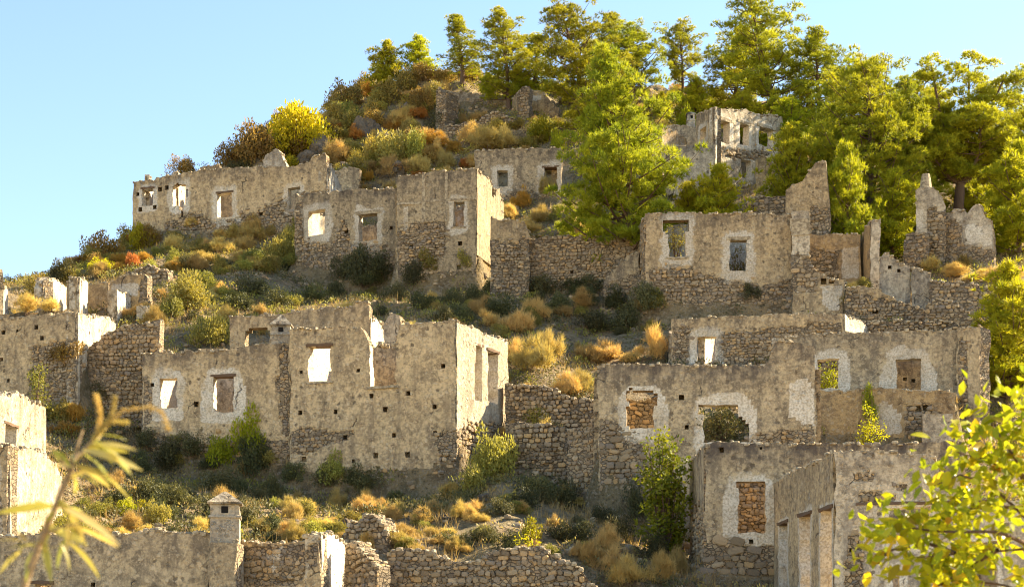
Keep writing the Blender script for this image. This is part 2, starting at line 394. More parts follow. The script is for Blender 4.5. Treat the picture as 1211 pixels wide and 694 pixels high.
# ------------------------------------------------------------------ ruined walls
class House:
    def __init__(s, name, label, cat, px, py, D, group=None):
        s.loc = P(px, py, D); s.e = empty(name, s.loc, label, cat, group); s.e['kind'] = 'thing'
WSEED = [100]; BASES = []
def arch(x0, x1, ytop, ybot, n=9):
    c = (x0+x1)/2; w = (x1-x0)/2; sp = min(w*.9, (ybot-ytop)*.6)
    return [(x0, ybot)]+[(c-w*math.cos(math.pi*i/n), ytop+sp-sp*math.sin(math.pi*i/n)) for i in range(n+1)]+[(x1, ybot)]
def fromz(L, prof): return [(f*L, z) for f, z in prof]
def W(h, A, B, top, bot, holes=(), pits=(), cuts=(), stone=(), white=(), allstone=False, dark=.5, thick=.5, rag=.05,
      g=.17, mat='grey', name='wall', cop=True, halo=.34, whitewall=0., embed=.9, flip=False):
    WSEED[0] += 1; sd_ = WSEED[0]; r = np.random.default_rng(sd_)
    a = A if isinstance(A, np.ndarray) else XY(*A); b = B if isinstance(B, np.ndarray) else XY(*B)
    L = np.linalg.norm(b-a); t = (b-a)/L
    n = np.array([t[1], -t[0]])
    if (n @ (-(a+b)/2) < 0) != flip: n = -n
    pa, pb = a, b
    if not isinstance(A, np.ndarray):
        vd = (a+b)/2; vd = vd/np.linalg.norm(vd)
        if abs(t @ vd) > .5:
            k_ = 1 if t @ vd > 0 else -1
            if k_ > 0: a = a+t*.06
            else: b = b-t*.06
            a = a+n*.04; b = b+n*.04; L = np.linalg.norm(b-a); t = (b-a)/L
    def pix(px, py):
        dx = (px-CX)/F; u = (a[1]*dx-a[0])/(t[0]-t[1]*dx); s = a[1]+t[1]*u
        return u, (HY-py)/F*s
    if isinstance(top, tuple): tp = np.array(fromz(L, top[1]))
    else: tp = np.array([pix(*q) for q in top])
    tp = tp[np.argsort(tp[:, 0], kind='stable')]
    v0 = bot[1] if isinstance(bot, tuple) else pix((A[0]+B[0])/2, bot)[1]
    v0 -= embed
    hs = []
    for q in holes:
        (u0, va), (u1, _) = pix(q[0], q[1]), pix(q[2], q[1])
        vm = pix((q[0]+q[2])/2, q[1])[1]; vb = pix((q[0]+q[2])/2, q[3])[1]
        hs.append((min(u0, u1), vb, max(u0, u1), vm, q[4] if len(q) > 4 else 'hw'))
    ps = []
    for q in pits:
        u, v = pix(q[0], q[1]); s = (q[2] if len(q) > 2 else 5)/F*a[1]*.5; ps.append((u-s, v-s, u+s, v+s*1.1))
    def grid(lo, hi, keys):
        base = np.linspace(lo, hi, max(2, int(round((hi-lo)/g))+1))
        keys = [k for k in keys if lo+.02 < k < hi-.02]
        for k in keys: base = base[(np.abs(base-k) > g*.42) | (base == lo) | (base == hi)]
        ks = np.sort(np.unique(np.round(np.concatenate([base, keys]), 3))); return ks
    us = grid(0, L, [x for q in hs+ps for x in (q[0], q[2])])
    tu = np.interp(us, tp[:, 0], tp[:, 1])
    blk = np.array([_h(np.int64(int(x*4.3)), np.int64(sd_), np.int64(0), 1) for x in us])
    tu = tu+(blk-.6)*rag*2.2+(fbm(np.stack([us*1.1, us*0+sd_, us*0], -1))-.5)*rag*3
    vs = grid(v0, tu.max()+.01, [x for q in hs+ps for x in (q[1], q[3])])
    U, V = np.meshgrid(us, vs, indexing='ij')
    Vc = np.minimum(V, tu[:, None])
    uc = (us[1:]+us[:-1])/2; vc = (vs[1:]+vs[:-1])/2
    UC, VC = np.meshgrid(uc, vc, indexing='ij')
    mk = vs[None, :-1] < np.maximum(tu[1:], tu[:-1])[:, None]-.02
    for q in hs: mk &= ~((UC > q[0]) & (UC < q[2]) & (VC > q[1]) & (VC < q[3]))
    for c in cuts:
        pl = [pix(*p) for p in c]; mk &= ~inpoly(UC, VC, pl)
    mf = mk.copy()
    for q in ps: mf &= ~((UC > q[0]) & (UC < q[2]) & (VC > q[1]) & (VC < q[3]))
    # attributes
    p3 = np.stack([U*1., Vc*1., U*0+sd_*3.7], -1)
    R = np.full(U.shape, whitewall); G = np.zeros(U.shape); Bk = np.zeros(U.shape)
    for q in hs:
        if 'h' in q[4]:
            hw = halo*(1.35 if 'H' in q[4] else 1)
            du = np.maximum(np.maximum(q[0]-U, U-q[2]), 0); dv = np.maximum(np.maximum(q[1]-.1-Vc, Vc-q[3]), 0)
            d = np.hypot(du, dv*.9)/(.35+1.3*fbm(p3*1.3, 17, 3)); R = np.maximum(R, np.clip(1.35-d/hw, 0, 1))
    for c in white:
        R = np.maximum(R, np.where(inpoly(U, Vc, [pix(*p) for p in c]), 1., 0))
    for c in stone:
        poly = c[0] if isinstance(c[0], (list, tuple)) and isinstance(c[0][0], (list, tuple)) else c
        pl = [pix(*p) for p in poly]; G = np.maximum(G, np.where(inpoly(U, Vc, pl), 1., 0))
    if allstone: G[:] = 1
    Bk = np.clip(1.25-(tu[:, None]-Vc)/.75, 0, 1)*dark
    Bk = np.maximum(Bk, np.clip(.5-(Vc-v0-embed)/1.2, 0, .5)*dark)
    col = np.stack([R, G, Bk, R*0+1], -1).reshape(-1, 4)
    bulge = (fbm(p3*.5, 2, 3)-.5)*.16+(fbm(p3*2.2, 5, 3)-.5)*.05*(1+1.5*G)+(r.random(U.shape)-.5)*.05*G
    tap = np.clip(np.minimum(U, L-U)/.5, 0, 1); bulge = (bulge-.05*G)*tap
    ju = (r.random(U.shape)-.5)*.03; ju[0] = 0; ju[-1] = 0
    ju = ju+(fbm(p3*np.array([0., 1.6, 1.])+np.array([0, 0, 5.]), 8, 3)-.5)*.20*((us < .01) | (us > L-.01))[:, None]
    jv = np.zeros(U.shape); nz_ = fbm(p3*2.6+7, 21, 3)-.5
    for q in hs:
        near = (np.abs(U-q[0]) < .012) | (np.abs(U-q[2]) < .012); near &= (V > q[1]-.02) & (V < q[3]+.02); ju = ju+nz_*.20*near
        near = (np.abs(V-q[3]) < .012) | (np.abs(V-q[1]) < .012); near &= (U > q[0]-.02) & (U < q[2]+.02); jv = jv+nz_*.18*near
    def place(off):
        uu = U+ju
        x = a[0]+t[0]*uu+n[0]*off; y = a[1]+t[1]*uu+n[1]*off
        return np.stack([x, y, Vc+jv], -1).reshape(-1, 3)
    Vf = place(bulge); Vb = place(-thick+(fbm(p3*1.1, 12, 3)-.5)*.08)
    nu, nv = U.shape
    idx = np.arange(nu*nv).reshape(nu, nv)
    def quads(m, off):
        i, j = np.nonzero(m)
        return np.stack([idx[i, j], idx[i+1, j], idx[i+1, j+1], idx[i, j+1]], -1)+off
    qf = quads(mf, 0); qb = quads(mk, nu*nv)[:, ::-1]
    # rims
    verts = [Vf, Vb]; cols = [col, col.copy()]; fc = [qf, qb]; N = 2*nu*nv
    pad = np.zeros((nu+1, nv+1), bool); pad[1:nu, 1:nv] = mf
    eu, ev = [], []
    i, j = np.nonzero(pad[1:nu, :-1] != pad[1:nu, 1:]); eu.append(np.stack([idx[i, j], idx[i+1, j], pad[i+1, j]*1, j*0], -1))   # horizontal edges
    i2, j2 = np.nonzero(pad[:-1, 1:nv] != pad[1:, 1:nv]); eu.append(np.stack([idx[i2, j2], idx[i2, j2+1], 1-pad[i2, j2+1]*1, j2*0+1], -1))
    E = np.concatenate(eu)
    e0, e1 = E[:, 0], E[:, 1]
    sw = E[:, 2] == 0
    e0, e1 = np.where(sw, e1, e0), np.where(sw, e0, e1)
    ne = len(E)
    RV = np.concatenate([Vf[e0], Vf[e1], Vb[e1], Vb[e0]])
    rc = np.zeros((ne, 4)); rc[:, 3] = 1
    fu = (U.ravel()[e0]+U.ravel()[e1])/2; fv = (Vc.ravel()[e0]+Vc.ravel()[e1])/2
    rc[:, 1] = 1.0 if not whitewall else .3
    for q in hs:
        ins = (fu > q[0]-.03) & (fu < q[2]+.03) & (fv > q[1]-.03) & (fv < q[3]+.03)
        rc[ins, 0] = 1.0 if 'w' in q[4] else .35; rc[ins, 1] = 0 if 'w' in q[4] else .6
    verts.append(RV); cols.append(np.tile(rc, (4, 1)))
    k = np.arange(ne); fc.append(np.stack([k, k+ne, k+2*ne, k+3*ne], -1)+N)
    VV = np.concatenate(verts)-h.loc
    F_ = np.concatenate(fc)
    used = np.zeros(len(VV), bool); used[F_.ravel()] = True; remap = np.cumsum(used)-1
    me = mesh(name, VV[used], remap[F_], M[mat], {'Col': np.concatenate(cols)[used]})
    wo = obj(name, me, h.e)
    t3 = np.array([t[0], t[1], 0]); n3 = np.array([n[0], n[1], 0]); z3 = np.array([0, 0, 1.])
    info = dict(a=a, t=t3, n=n3, L=L, pix=pix, holes=hs, tp=(us, tu), thick=thick, h=h, wo=wo, v0=v0, r=r)
    if not isinstance(A, np.ndarray): BASES.append((a, t, n, L))
    # lintels and sills
    for q in hs:
        if 'l' in q[4]: beam(info, q[0]-.10, q[3]-.01, q[2]+.10, q[3]+.09, 'lintel', 'wood')
        if 'm' in q[4]: beam(info, q[0]-.18, q[3], q[2]+.18, q[3]+.17, 'lintel', 'coping')
        if 's' in q[4]: beam(info, q[0]-.12, q[1]-.09, q[2]+.12, q[1], 'window_sill', 'coping')
    if cop: coping(info)
    for c in stone:
        if isinstance(c[0], (list, tuple)) and isinstance(c[0][0], (list, tuple)): rubble(info, c[0], *c[1:])
        else: rubble(info, c)
    if allstone is True:
        rubble(info, None)
    return info
def beam(w, u0, v0, u1, v1, name, mat):
    r = w['r']; V = []
    m = 5
    for i in range(m):
        u = u0+(u1-u0)*i/(m-1)
        for off, v in ((.03, v0), (.035, v1), (-w['thick']-.012, v1), (-w['thick']-.012, v0)):
            V.append(np.array([w['a'][0], w['a'][1], 0])+w['t']*u+w['n']*(off+r.uniform(-.012, .02))+np.array([0, 0, v+r.uniform(-.018, .018)]))
    fc = [(i*4+j, i*4+(j+1) % 4, i*4+4+(j+1) % 4, i*4+4+j) for i in range(m-1) for j in range(4)]+[(3, 2, 1, 0), (m*4-4, m*4-3, m*4-2, m*4-1)]
    obj(name, mesh(name, np.array(V)-w['h'].loc, fc, M[mat]), w['wo'])
def coping(w):
    r = w['r']; us, tu = w['tp']; C, ax, hf = [], [], []
    u = .05
    while u < w['L']-.05:
        s = r.uniform(.05, .13)
        if r.random() < .8:
            for off in (r.uniform(-.10, -.02), -w['thick']*.55, -w['thick']+r.uniform(.02, .1)):
                if r.random() < .36: continue
                z = np.interp(u, us, tu)+r.uniform(-.05, .03)
                p = np.array([w['a'][0], w['a'][1], 0])+w['t']*(u+r.uniform(-.05, .05))+w['n']*off; p[2] = z
                q = r.uniform(-.4, .4); c_, s_ = math.cos(q), math.sin(q)
                C.append(p); ax.append([w['t']*c_+w['n']*s_, -w['t']*s_+w['n']*c_, (0, 0, 1)]); hf.append((s, r.uniform(.06, .13), r.uniform(.03, .085)))
        u += s*1.7
    if not C: return
    me = stones_joined(np.array(C)-w['h'].loc, np.array(ax), np.array(hf), 'coping', M['coping'], r=r)
    tag(obj('coping', me, w['wo']), kind='stuff')
def rubble(w, poly=None, size=.22, single=False, cover=.80):
    if not single: size *= .9
    """rubble masonry laid in rough courses inside a patch of the wall face"""
    r = w['r']; us, tu = w['tp']
    if poly is not None:
        pl = [w['pix'](*p) for p in poly]; lo = np.min(pl, 0); hi = np.max(pl, 0)
    else:
        pl = None; lo = np.array([0., w['v0']+.4]); hi = np.array([w['L'], tu.max()])
    C, ax, hf = [], [], []; v = lo[1]
    while v < hi[1]:
        hh = size*r.uniform(.5, 1.05); u = lo[0]-r.uniform(0, size)
        while u < hi[0]:
            ww = size*r.uniform(.55, 1.6)*r.uniform(.8, 1.25)
            uc, vc = u+ww/2, v+hh/2+r.uniform(-.03, .03)
            ok = .04 < uc < w['L']-.04 and vc < np.interp(uc, us, tu)-.03 and r.random() < cover
            if ok and pl is not None: ok = bool(inpoly(np.array([uc+r.normal(0, .22)]), np.array([vc+r.normal(0, .22)]), pl)[0])
            for q in w['holes']:
                if q[0]-ww*.5 < uc < q[2]+ww*.5 and q[1]-hh*.5 < vc < q[3]+hh*.5: ok = False
            if ok:
                p = np.array([w['a'][0], w['a'][1], 0])+w['t']*uc+w['n']*r.uniform(-.075, -.01); p[2] = vc
                q = r.normal(0, .22); c_, s_ = math.cos(q), math.sin(q); z3 = np.array([0, 0, 1.])
                C.append(p); ax.append([w['t']*c_+z3*s_, w['n'], -w['t']*s_+z3*c_]); hf.append((ww*.49, r.uniform(.05, .085), hh*.47))
            u += ww
        v += hh
    if not C: return
    if single:
        from mathutils import Matrix
        for p, x, s in zip(C, ax, hf):
            o = obj('stone', STONE_MESH[r.integers(len(STONE_MESH))], w['wo'])
            m = Matrix([[x[j][i]*s[j] for j in range(3)]+[(p-w['h'].loc)[i]] for i in range(3)]+[[0, 0, 0, 1]])
            o.matrix_local = m
        return
    me = stones_joined(np.array(C)-w['h'].loc, np.array(ax), np.array(hf), 'rubble_stones', M['stone'], r=r)
    tag(obj('rubble_stones', me, w['wo']), kind='stuff')
def rest(h, A, B, depth, ztop, floor, sides='LRK', mat='tan', rag=.12, zk=None, ks=False):
    """hidden side and back walls of a roofless house plus its levelled floor"""
    a, b = XY(*A), XY(*B); t = (b-a)/np.linalg.norm(b-a); n = np.array([t[1], -t[0]])
    if n @ (-(a+b)/2) < 0: n = -n
    a2, b2 = a-n*depth, b-n*depth; s = .52
    PADS.append((ccw([a-n*.3, b-n*.3, b2, a2]), floor))
    zt = lambda d=0: ('z', [(0, ztop-d), (.4, ztop-d-.1), (1, ztop-d-.25)])
    zk = ztop-.2 if zk is None else zk
    if 'L' in sides: W(h, a-n*s+t*.25, a2+t*.25, zt(), ('z', floor-.3), mat=mat, rag=rag, thick=.45, g=.25, whitewall=.55, cop=False)
    if 'R' in sides: W(h, b-n*s-t*.25, b2-t*.25, zt(), ('z', floor-.3), mat=mat, rag=rag, thick=.45, g=.25, whitewall=.55, cop=False)
    if 'K' in sides: W(h, a2, b2, ('z', [(0, zk), (.3, zk-.15), (.6, zk), (1, zk-.1)]), ('z', floor-.3), mat=mat, rag=rag, thick=.45, g=.25, whitewall=0. if ks else .5, allstone=ks == 'stone')
def zz(py, D): return (HY-py)/F*D
def chimney(h, px, D, ytop, ybot, wpx, cap=.28, rot=0., slots=True, mat='pale', name='chimney'):
    c = P(px, ybot, D); w = wpx/F*D*.5; zt = zz(ytop, D); zb = c[2]-.4
    capz = zt-w*2*cap*1.5
    rings = [(zb, w*.98), (capz-.42, w*.96), (capz-.40, w*1.05), (capz-.34, w*1.05), (capz-.32, w*.95), (capz-.02, w*.93), (capz, w*1.12), (capz+.05, w*1.13), (zt, .03)]
    V = []; r = np.random.default_rng(int(px))
    for z, q in rings:
        for s in ((-1, -1), (1, -1), (1, 1), (-1, 1)):
            x, y = s[0]*q+r.uniform(-.015, .015), s[1]*q+r.uniform(-.015, .015)
            V.append((c[0]+x*math.cos(rot)-y*math.sin(rot), c[1]+w+x*math.sin(rot)+y*math.cos(rot), z))
    fc = []
    for i in range(len(rings)-1):
        for j in range(4): fc.append((i*4+j, i*4+(j+1) % 4, i*4+4+(j+1) % 4, i*4+4+j))
    # split cap from the shaft
    V = np.array(V)-h.loc
    sh = obj(name, mesh(name, V[:24], fc[:20], M[mat], {'Col': np.tile([[.45, .25, .15, 1]], (24, 1))}), h.e)
    obj('chimney_cap', mesh('chimney_cap', V[20:], [tuple(i-20 for i in f) for f in fc[20:]], M[mat], {'Col': np.tile([[.1, .3, .45, 1]], (len(V)-20, 1))}), sh)
    if slots:
        for dx, dy in ((0, -1), (1, 0), (-1, 0)):
            sv = []
            for z in (capz-.27, capz-.07):
                for u in (-.10, .10):
                    for d in (.90, .965):
                        x, y = (dx*w*d+(u if dx == 0 else 0)), (dy*w*d+(u if dy == 0 else 0))
                        sv.append((c[0]+x*math.cos(rot)-y*math.sin(rot), c[1]+w+x*math.sin(rot)+y*math.cos(rot), z))
            f = [(0, 2, 6, 4), (1, 3, 7, 5), (0, 1, 5, 4), (2, 3, 7, 6), (4, 5, 7, 6), (0, 1, 3, 2)]
            obj('smoke_slot', mesh('smoke_slot', np.array(sv)-h.loc, f, M['slot_shade']), sh)
k = NT('slot_shade'); k.principled((.015, .013, .011), 1.); M['slot_shade'] = k.m  # near-black colour stands in for the shade inside the chimney openings

# ------------------------------------------------------------------ the ruined houses, far to near
# --- hilltop ruin
h = House('ruined_house', 'small ruined house on the hilltop with two rough stone pillars', 'house', 565, 165, 112)
W(h, (516, 112.5), (528, 112), [(516, 107), (522, 104), (528, 109)], 172, allstone=True, thick=1.4, rag=.12, mat='grey')
W(h, (527, 116), (608, 115.6), [(527, 109), (560, 110), (585, 113), (608, 115)], 148, mat='lime', whitewall=.3, white=[[(572, 114), (607, 116), (607, 124), (572, 122)]], stone=[([(545, 120), (575, 118), (600, 126), (590, 140), (550, 140)], .25)], pits=[(560, 128)])
W(h, (612, 112), (626, 111.8), [(612, 112), (618, 103), (626, 98)], 148, allstone=True, thick=1.0, rag=.12)
W(h, (606, 114.2), (614, 112.2), [(606, 116), (614, 106)], 145, mat='ochre')
W(h, (627, 114), (660, 113.5), [(627, 107), (640, 107), (650, 118), (660, 128)], 145, mat='ochre', white=[[(628, 112), (640, 112), (640, 118), (628, 118)]])
W(h, (526, 111), (612, 110.5), [(526, 146), (560, 141), (585, 132), (605, 138), (612, 142)], 166, allstone=True, rag=.16)
# --- upper right lit house
h = House('ruined_house', 'pale sunlit ruin with three tall window openings below the hilltop pines', 'house', 880, 214, 98)
W(h, (844.5, 98), (925, 102), [(844.5, 126), (880, 131), (924, 139)], 216, [(850, 143, 863, 169, 'hwm'), (875, 147, 886, 172, 'hwm'), (898, 152, 915, 173, 'hwm'), (877, 189, 889, 211, 'w')], mat='lime', dark=.15, whitewall=.2, g=.14, rag=.08,
  stone=[([(850, 176), (920, 178), (900, 190), (855, 186)], .2)])
W(h, (824, 100.4), (844.5, 98), [(824, 136), (844.5, 126)], 190, [(828, 152, 835, 164)], mat='tan')
W(h, (796, 97.2), (846, 96.6), [(796, 174), (820, 172), (846, 170)], 216, mat='pale', dark=.7, whitewall=.35, rag=.03)
W(h, (788, 98.2), (797, 97.4), [(788, 180), (797, 178)], 212, mat='grey')
W(h, (762, 103), (826, 102.4), [(762, 147), (795, 148), (826, 151)], 205, [(789, 164, 812, 172, '')], mat='grey', dark=.4)
W(h, (893, 96), (932, 95.4), [(893, 191), (903, 186), (918, 198), (932, 216)], 226, mat='ochre', rag=.12)
rest(h, (844.5, 98), (925, 102), 4.2, zz(146, 98), zz(212, 98), 'K', mat='ochre', zk=zz(160, 103))
chimney(h, 817.5, 104, 131, 150, 10, slots=True)
# --- upper left long house
h = House('ruined_house', 'long ruined house on the left skyline with four window openings', 'house', 270, 290, 99.5)
W(h, (157.5, 101.5), (386, 98), [(157.5, 214), (179, 211.5), (181.5, 215), (185, 209.5), (222, 203.7), (257, 199.4), (289, 198), (321, 197.3), (350, 196), (366, 192), (369, 185), (376, 183), (386, 182)], 300,
  [(168, 223, 181, 243, 'hwl'), (204, 219, 219, 243, 'hw'), (257, 228, 274, 257, 'hwHl'), (340, 222, 354, 246, 'hw')],
  pits=[(189, 224), (197, 222), (166, 248), (183, 245), (163, 230, 4), (308, 252)], cuts=[[(203, 226), (208, 217), (214, 217), (223, 226), (222, 234), (216, 236), (204, 238)], [(212, 243), (217, 243), (217, 258), (213, 258)]],
  stone=[([(196, 262), (230, 252), (255, 262), (300, 252), (348, 228), (388, 226), (388, 305), (190, 305)], .24)], mat='tan', dark=.55, g=.15)
W(h, (386, 98), (403, 102.4), [(386, 193), (392, 196), (398, 205), (403, 219)], 236, mat='lime', whitewall=.7, pits=[(396, 218, 6)])
W(h, (311, 104.6), (338, 104.2), [(311, 192), (315, 181), (324, 177.5), (332, 181), (338, 194)], 205, mat='pale', whitewall=.5, rag=.1)
W(h, (236, 104.2), (259, 104), [(236, 198), (248, 195), (259, 194)], 206, mat='tan')
rest(h, (157.5, 101.5), (386, 98), 5, zz(207, 99.8), zz(263, 99.8), 'LK', mat='tan', zk=zz(206, 104.4), ks=True)
W(h, (176, 101.8), (186, 104.5), ('z', [(0, zz(213, 103)), (1, zz(216, 103))]), ('z', zz(262, 100)), mat='lime', whitewall=.8, thick=.3, g=.25)
W(h, (210, 101.4), (224, 104.5), ('z', [(0, zz(212, 103)), (1, zz(214, 103))]), ('z', zz(262, 100)), mat='lime', whitewall=.8, thick=.3, g=.25)
# --- ruin behind the central pine
h = House('ruined_house', 'grey ruined wall with two whitewashed windows half hidden by the central pine', 'house', 610, 255, 98.5)
W(h, (561, 99.5), (664, 98.6), [(561, 178), (600, 176.5), (664, 174.5)], 262, [(588, 202, 600, 221, 'hwH'), (643, 198, 659, 226, 'hwHl')], mat='grey', dark=.5, halo=.3,
  stone=[([(600, 226), (664, 228), (664, 262), (561, 262), (590, 240)], .24)])
rest(h, (561, 99.5), (664, 98.6), 4, zz(190, 99), zz(228, 99), 'LRK', mat='ochre')
# --- mid left pair of houses
h = House('ruined_house', 'grey stone ruin with two arched windows, left of the house with cracked parapet', 'house', 408, 335, 91.5)
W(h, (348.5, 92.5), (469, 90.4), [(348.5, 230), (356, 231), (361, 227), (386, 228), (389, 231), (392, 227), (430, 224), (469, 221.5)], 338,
  [(365, 249, 384.5, 278, 'hwH'), (424, 253, 446, 285, 'hwHm')], pits=[(409, 273), (463, 270, 4)], mat='grey', dark=.75, g=.15,
  stone=[([(348, 262), (360, 285), (392, 290), (408, 258), (416, 290), (455, 288), (469, 300), (469, 345), (348, 345)], .22), ([(349, 240), (360, 240), (360, 290), (349, 290)], .22)])
rest(h, (348.5, 92.5), (469, 90.4), 4.5, zz(237, 92), zz(292, 92), 'LRK', mat='tan', ks=True)
W(h, (367, 93.2), (387, 96), ('z', [(0, zz(240, 93)), (1, zz(243, 93))]), ('z', zz(290, 92)), mat='lime', whitewall=.9, thick=.3, g=.25)
h = House('ruined_house', 'taller ruined house with cracked parapet and one pale narrow window', 'house', 516, 342, 88.4)
wi = W(h, (469, 88.8), (563, 88), [(469, 208.5), (485, 207.5), (499, 204), (514, 201), (528, 203), (545, 201), (563, 199.5)], 348, [(536, 239, 548.5, 268, 'hwHs')],
  pits=[(486, 292, 5), (515, 291, 4), (544, 288, 5), (515, 318, 5), (543, 316, 5)], mat='grey', dark=.5, g=.14, white=[[(477, 243), (482, 243), (482, 272), (477, 272)], [(498, 240), (501, 240), (501, 264), (498, 264)]],
  stone=[([(471, 268), (500, 262), (526, 262), (526, 300), (510, 318), (471, 320)], .2), ([(471, 320), (520, 322), (563, 318), (563, 345), (470, 345)], .2)], halo=.25)
for x0, y0, x1, y1 in ((470, 241.5, 500, 239.5), (501.5, 238, 527, 237), (529, 236.5, 563, 235)):
    (u0, va), (u1, vb) = wi['pix'](x0, y0), wi['pix'](x1, y1); beam(wi, u0, (va+vb)/2-.06, u1, (va+vb)/2+.05, 'string_course', 'coping')
for x0 in (500.5, 527.5):
    (u0, va), (_, vb) = wi['pix'](x0, 204), wi['pix'](x0, 262); beam(wi, u0-.06, vb, u0+.10, va, 'pilaster', 'coping')
wi = W(h, (563, 88), (595, 92.2), [(563, 199.5), (572, 207), (580, 213), (585, 226), (591, 222), (595, 240)], 292, mat='grey', whitewall=.35, cuts=[[(580, 208), (588, 208), (586, 232), (582, 232)]], dark=.3)
rest(h, (469, 88.8), (563, 88), 4, zz(215, 88), zz(290, 88), 'LK', mat='ochre')
W(h, (580, 86.4), (626, 86.2), [(580, 261), (600, 259), (614, 261), (622, 268), (626, 280)], 352, mat='tan', rag=.09, stone=[([(580, 282), (600, 290), (626, 280), (626, 352), (580, 352)], .2)])
# --- retaining wall under the central pine
h = House('retaining_wall', 'long low rubble retaining wall below the central pine', 'wall', 675, 345, 86.5)
W(h, (597, 87.2), (757, 85.8), [(597, 284), (626, 282), (658, 279), (695, 279), (741, 281), (757, 290)], 352, mat='tan', allstone=True, rag=.05, pits=[(663, 300, 4), (676, 322, 4)])
W(h, (713, 85.0), (756, 84.6), [(713, 333), (725, 318), (740, 304), (756, 297)], 355, mat='grey', rag=.04, name='buttress', stone=[([(713, 340), (756, 320), (756, 355), (713, 355)], .2)])
# --- stub of dry wall behind the twin window house
h = House('dry_stone_wall', 'short dark dry stone wall under the gable stump', 'wall', 905, 255, 87)
W(h, (878, 87.2), (932, 86.6), [(878, 246), (888, 234), (905, 231), (932, 232)], 262, allstone=True, mat='grey')
# --- house right of the central pine
h = House('ruined_house', 'level-topped ruined house with two whitewashed windows right of the central pine', 'house', 850, 380, 82)
W(h, (763, 82), (936, 81.6), [(763, 253), (800, 251.5), (870, 252), (936, 253)], 384, [(791, 263, 811, 304, 'hwHs'), (863, 284, 883, 320, 'hwHm')], mat='tan', dark=.55, g=.14, rag=.04, halo=.36,
  cuts=[[(783, 262), (815, 261), (816, 272), (806, 278), (786, 276)]],
  stone=[([(770, 318), (800, 312), (850, 330), (900, 338), (936, 330), (936, 385), (764, 385)], .22)], pits=[(782, 322, 4)])
W(h, (756, 86), (763, 82), [(756, 268), (763, 254)], 380, mat='grey', allstone=True)
rest(h, (763, 82), (936, 81.6), 4.6, zz(262, 82), zz(330, 82), 'RK', mat='pale', zk=zz(262, 86.4))
wi = W(h, (936, 81.3), (957, 81.2), [(936, 250), (946, 249), (957, 250)], 376, mat='pale', thick=.8, name='pilaster', dark=.3, stone=[([(936, 302), (957, 302), (957, 376), (936, 376)], .26)], cop=False)
(u0, va), (u1, vb) = wi['pix'](934.5, 259), wi['pix'](958, 273); beam(wi, u0, vb, u1, va, 'pilaster_cap', 'coping')
(u0, va), (u1, vb) = wi['pix'](935.5, 273.5), wi['pix'](957.5, 278); beam(wi, u0, vb, u1, va, 'pilaster_cap', 'coping')
W(h, (929, 85.2), (981, 84.6), [(929, 223), (944, 217), (950, 209), (957, 199), (966, 191), (975, 185), (979, 200), (981, 240)], 300, mat='tan', dark=.35, rag=.08, thick=.6, name='gable', stone=[([(957, 245), (981, 245), (981, 285), (957, 285)], .2)])
W(h, (957, 84), (1018, 83.4), [(957, 277), (990, 277), (1018, 278)], 348, mat='ochre', white=[[(995, 293), (1016, 293), (1016, 330), (997, 330)]], stone=[([(960, 296), (990, 296), (990, 332), (960, 332)], .24)], dark=.2, rag=.04)
W(h, (1016, 85), (1030, 82), [(1016, 285), (1024, 268), (1030, 261)], 345, mat='ochre', rag=.1)
W(h, (1030, 82), (1041, 82), [(1030, 261), (1036, 259), (1041, 256)], 335, mat='pale', rag=.1, thick=.7, name='pillar')
W(h, (938, 80), (998, 79.6), [(938, 322), (946, 303), (956, 300), (962, 318), (972, 324), (985, 330), (998, 329)], 380, mat='tan', pits=[(974, 333, 7), (984, 332, 7)], stone=[([(938, 305), (965, 305), (965, 345), (938, 345)], .3)], white=[[(942, 341), (956, 341), (956, 347), (942, 347)], [(970, 340), (996, 336), (994, 366), (976, 366)]], g=.13, rag=.06)
W(h, (998, 79.6), (1000.5, 81.5), [(998, 329), (1000.5, 335)], 380, mat='lime', whitewall=.6)
PADS.append((ccw([XY(940, 84.3), XY(1038, 83.8), XY(1038, 79.5), XY(998, 80), XY(940, 80.3)]), zz(345, 81)))
# --- pillar ruin at right
h = House('ruined_house', 'crumbled ruin with a tall broken pillar topped by a tapered stone, far right', 'house', 1120, 310, 85.5)
W(h, (1083, 86), (1118, 85.6), [(1083, 226), (1090, 222), (1104, 222), (1113, 230), (1118, 243)], 316, mat='pale', thick=.9, rag=.1, dark=.3, white=[[(1083, 249), (1093, 249), (1093, 272), (1083, 272)]], stone=[([(1097, 248), (1118, 248), (1118, 312), (1097, 312)], .26)], name='pillar')
W(h, (1069, 85.2), (1098, 84.8), [(1069, 285), (1073, 274), (1085, 273), (1098, 276)], 316, mat='pale', allstone=True, rag=.12)
c = P(1097.5, 222, 86); fr = [(0, .33), (.12, .36), (.18, .31), (.62, .25), (.86, .2)]
ang = np.linspace(0, 2*math.pi, 10, endpoint=False)
V = np.array([(c[0]+q*math.cos(t)*(1+.08*math.sin(3*t)), c[1]+.45+q*math.sin(t), c[2]-.05+z) for z, q in fr for t in ang]+[(c[0], c[1]+.45, c[2]+.83)])-h.loc
fc = [(i*10+j, i*10+(j+1) % 10, i*10+10+(j+1) % 10, i*10+10+j) for i in range(4) for j in range(10)]
tr = [(40+j, 40+(j+1) % 10, 50) for j in range(10)]
obj('capstone', mesh('capstone', V, [fc, tr], M['coping']), h.e)
W(h, (1116, 86.2), (1176, 85), [(1116, 256), (1130, 247), (1146, 249), (1148, 243), (1159, 241), (1162, 256), (1175, 262), (1176, 280)], 314, mat='pale', rag=.1, dark=.4, stone=[([(1116, 258), (1135, 262), (1140, 290), (1176, 296), (1176, 312), (1116, 312)], .24)], white=[[(1140, 268), (1174, 264), (1174, 290), (1142, 288)]])
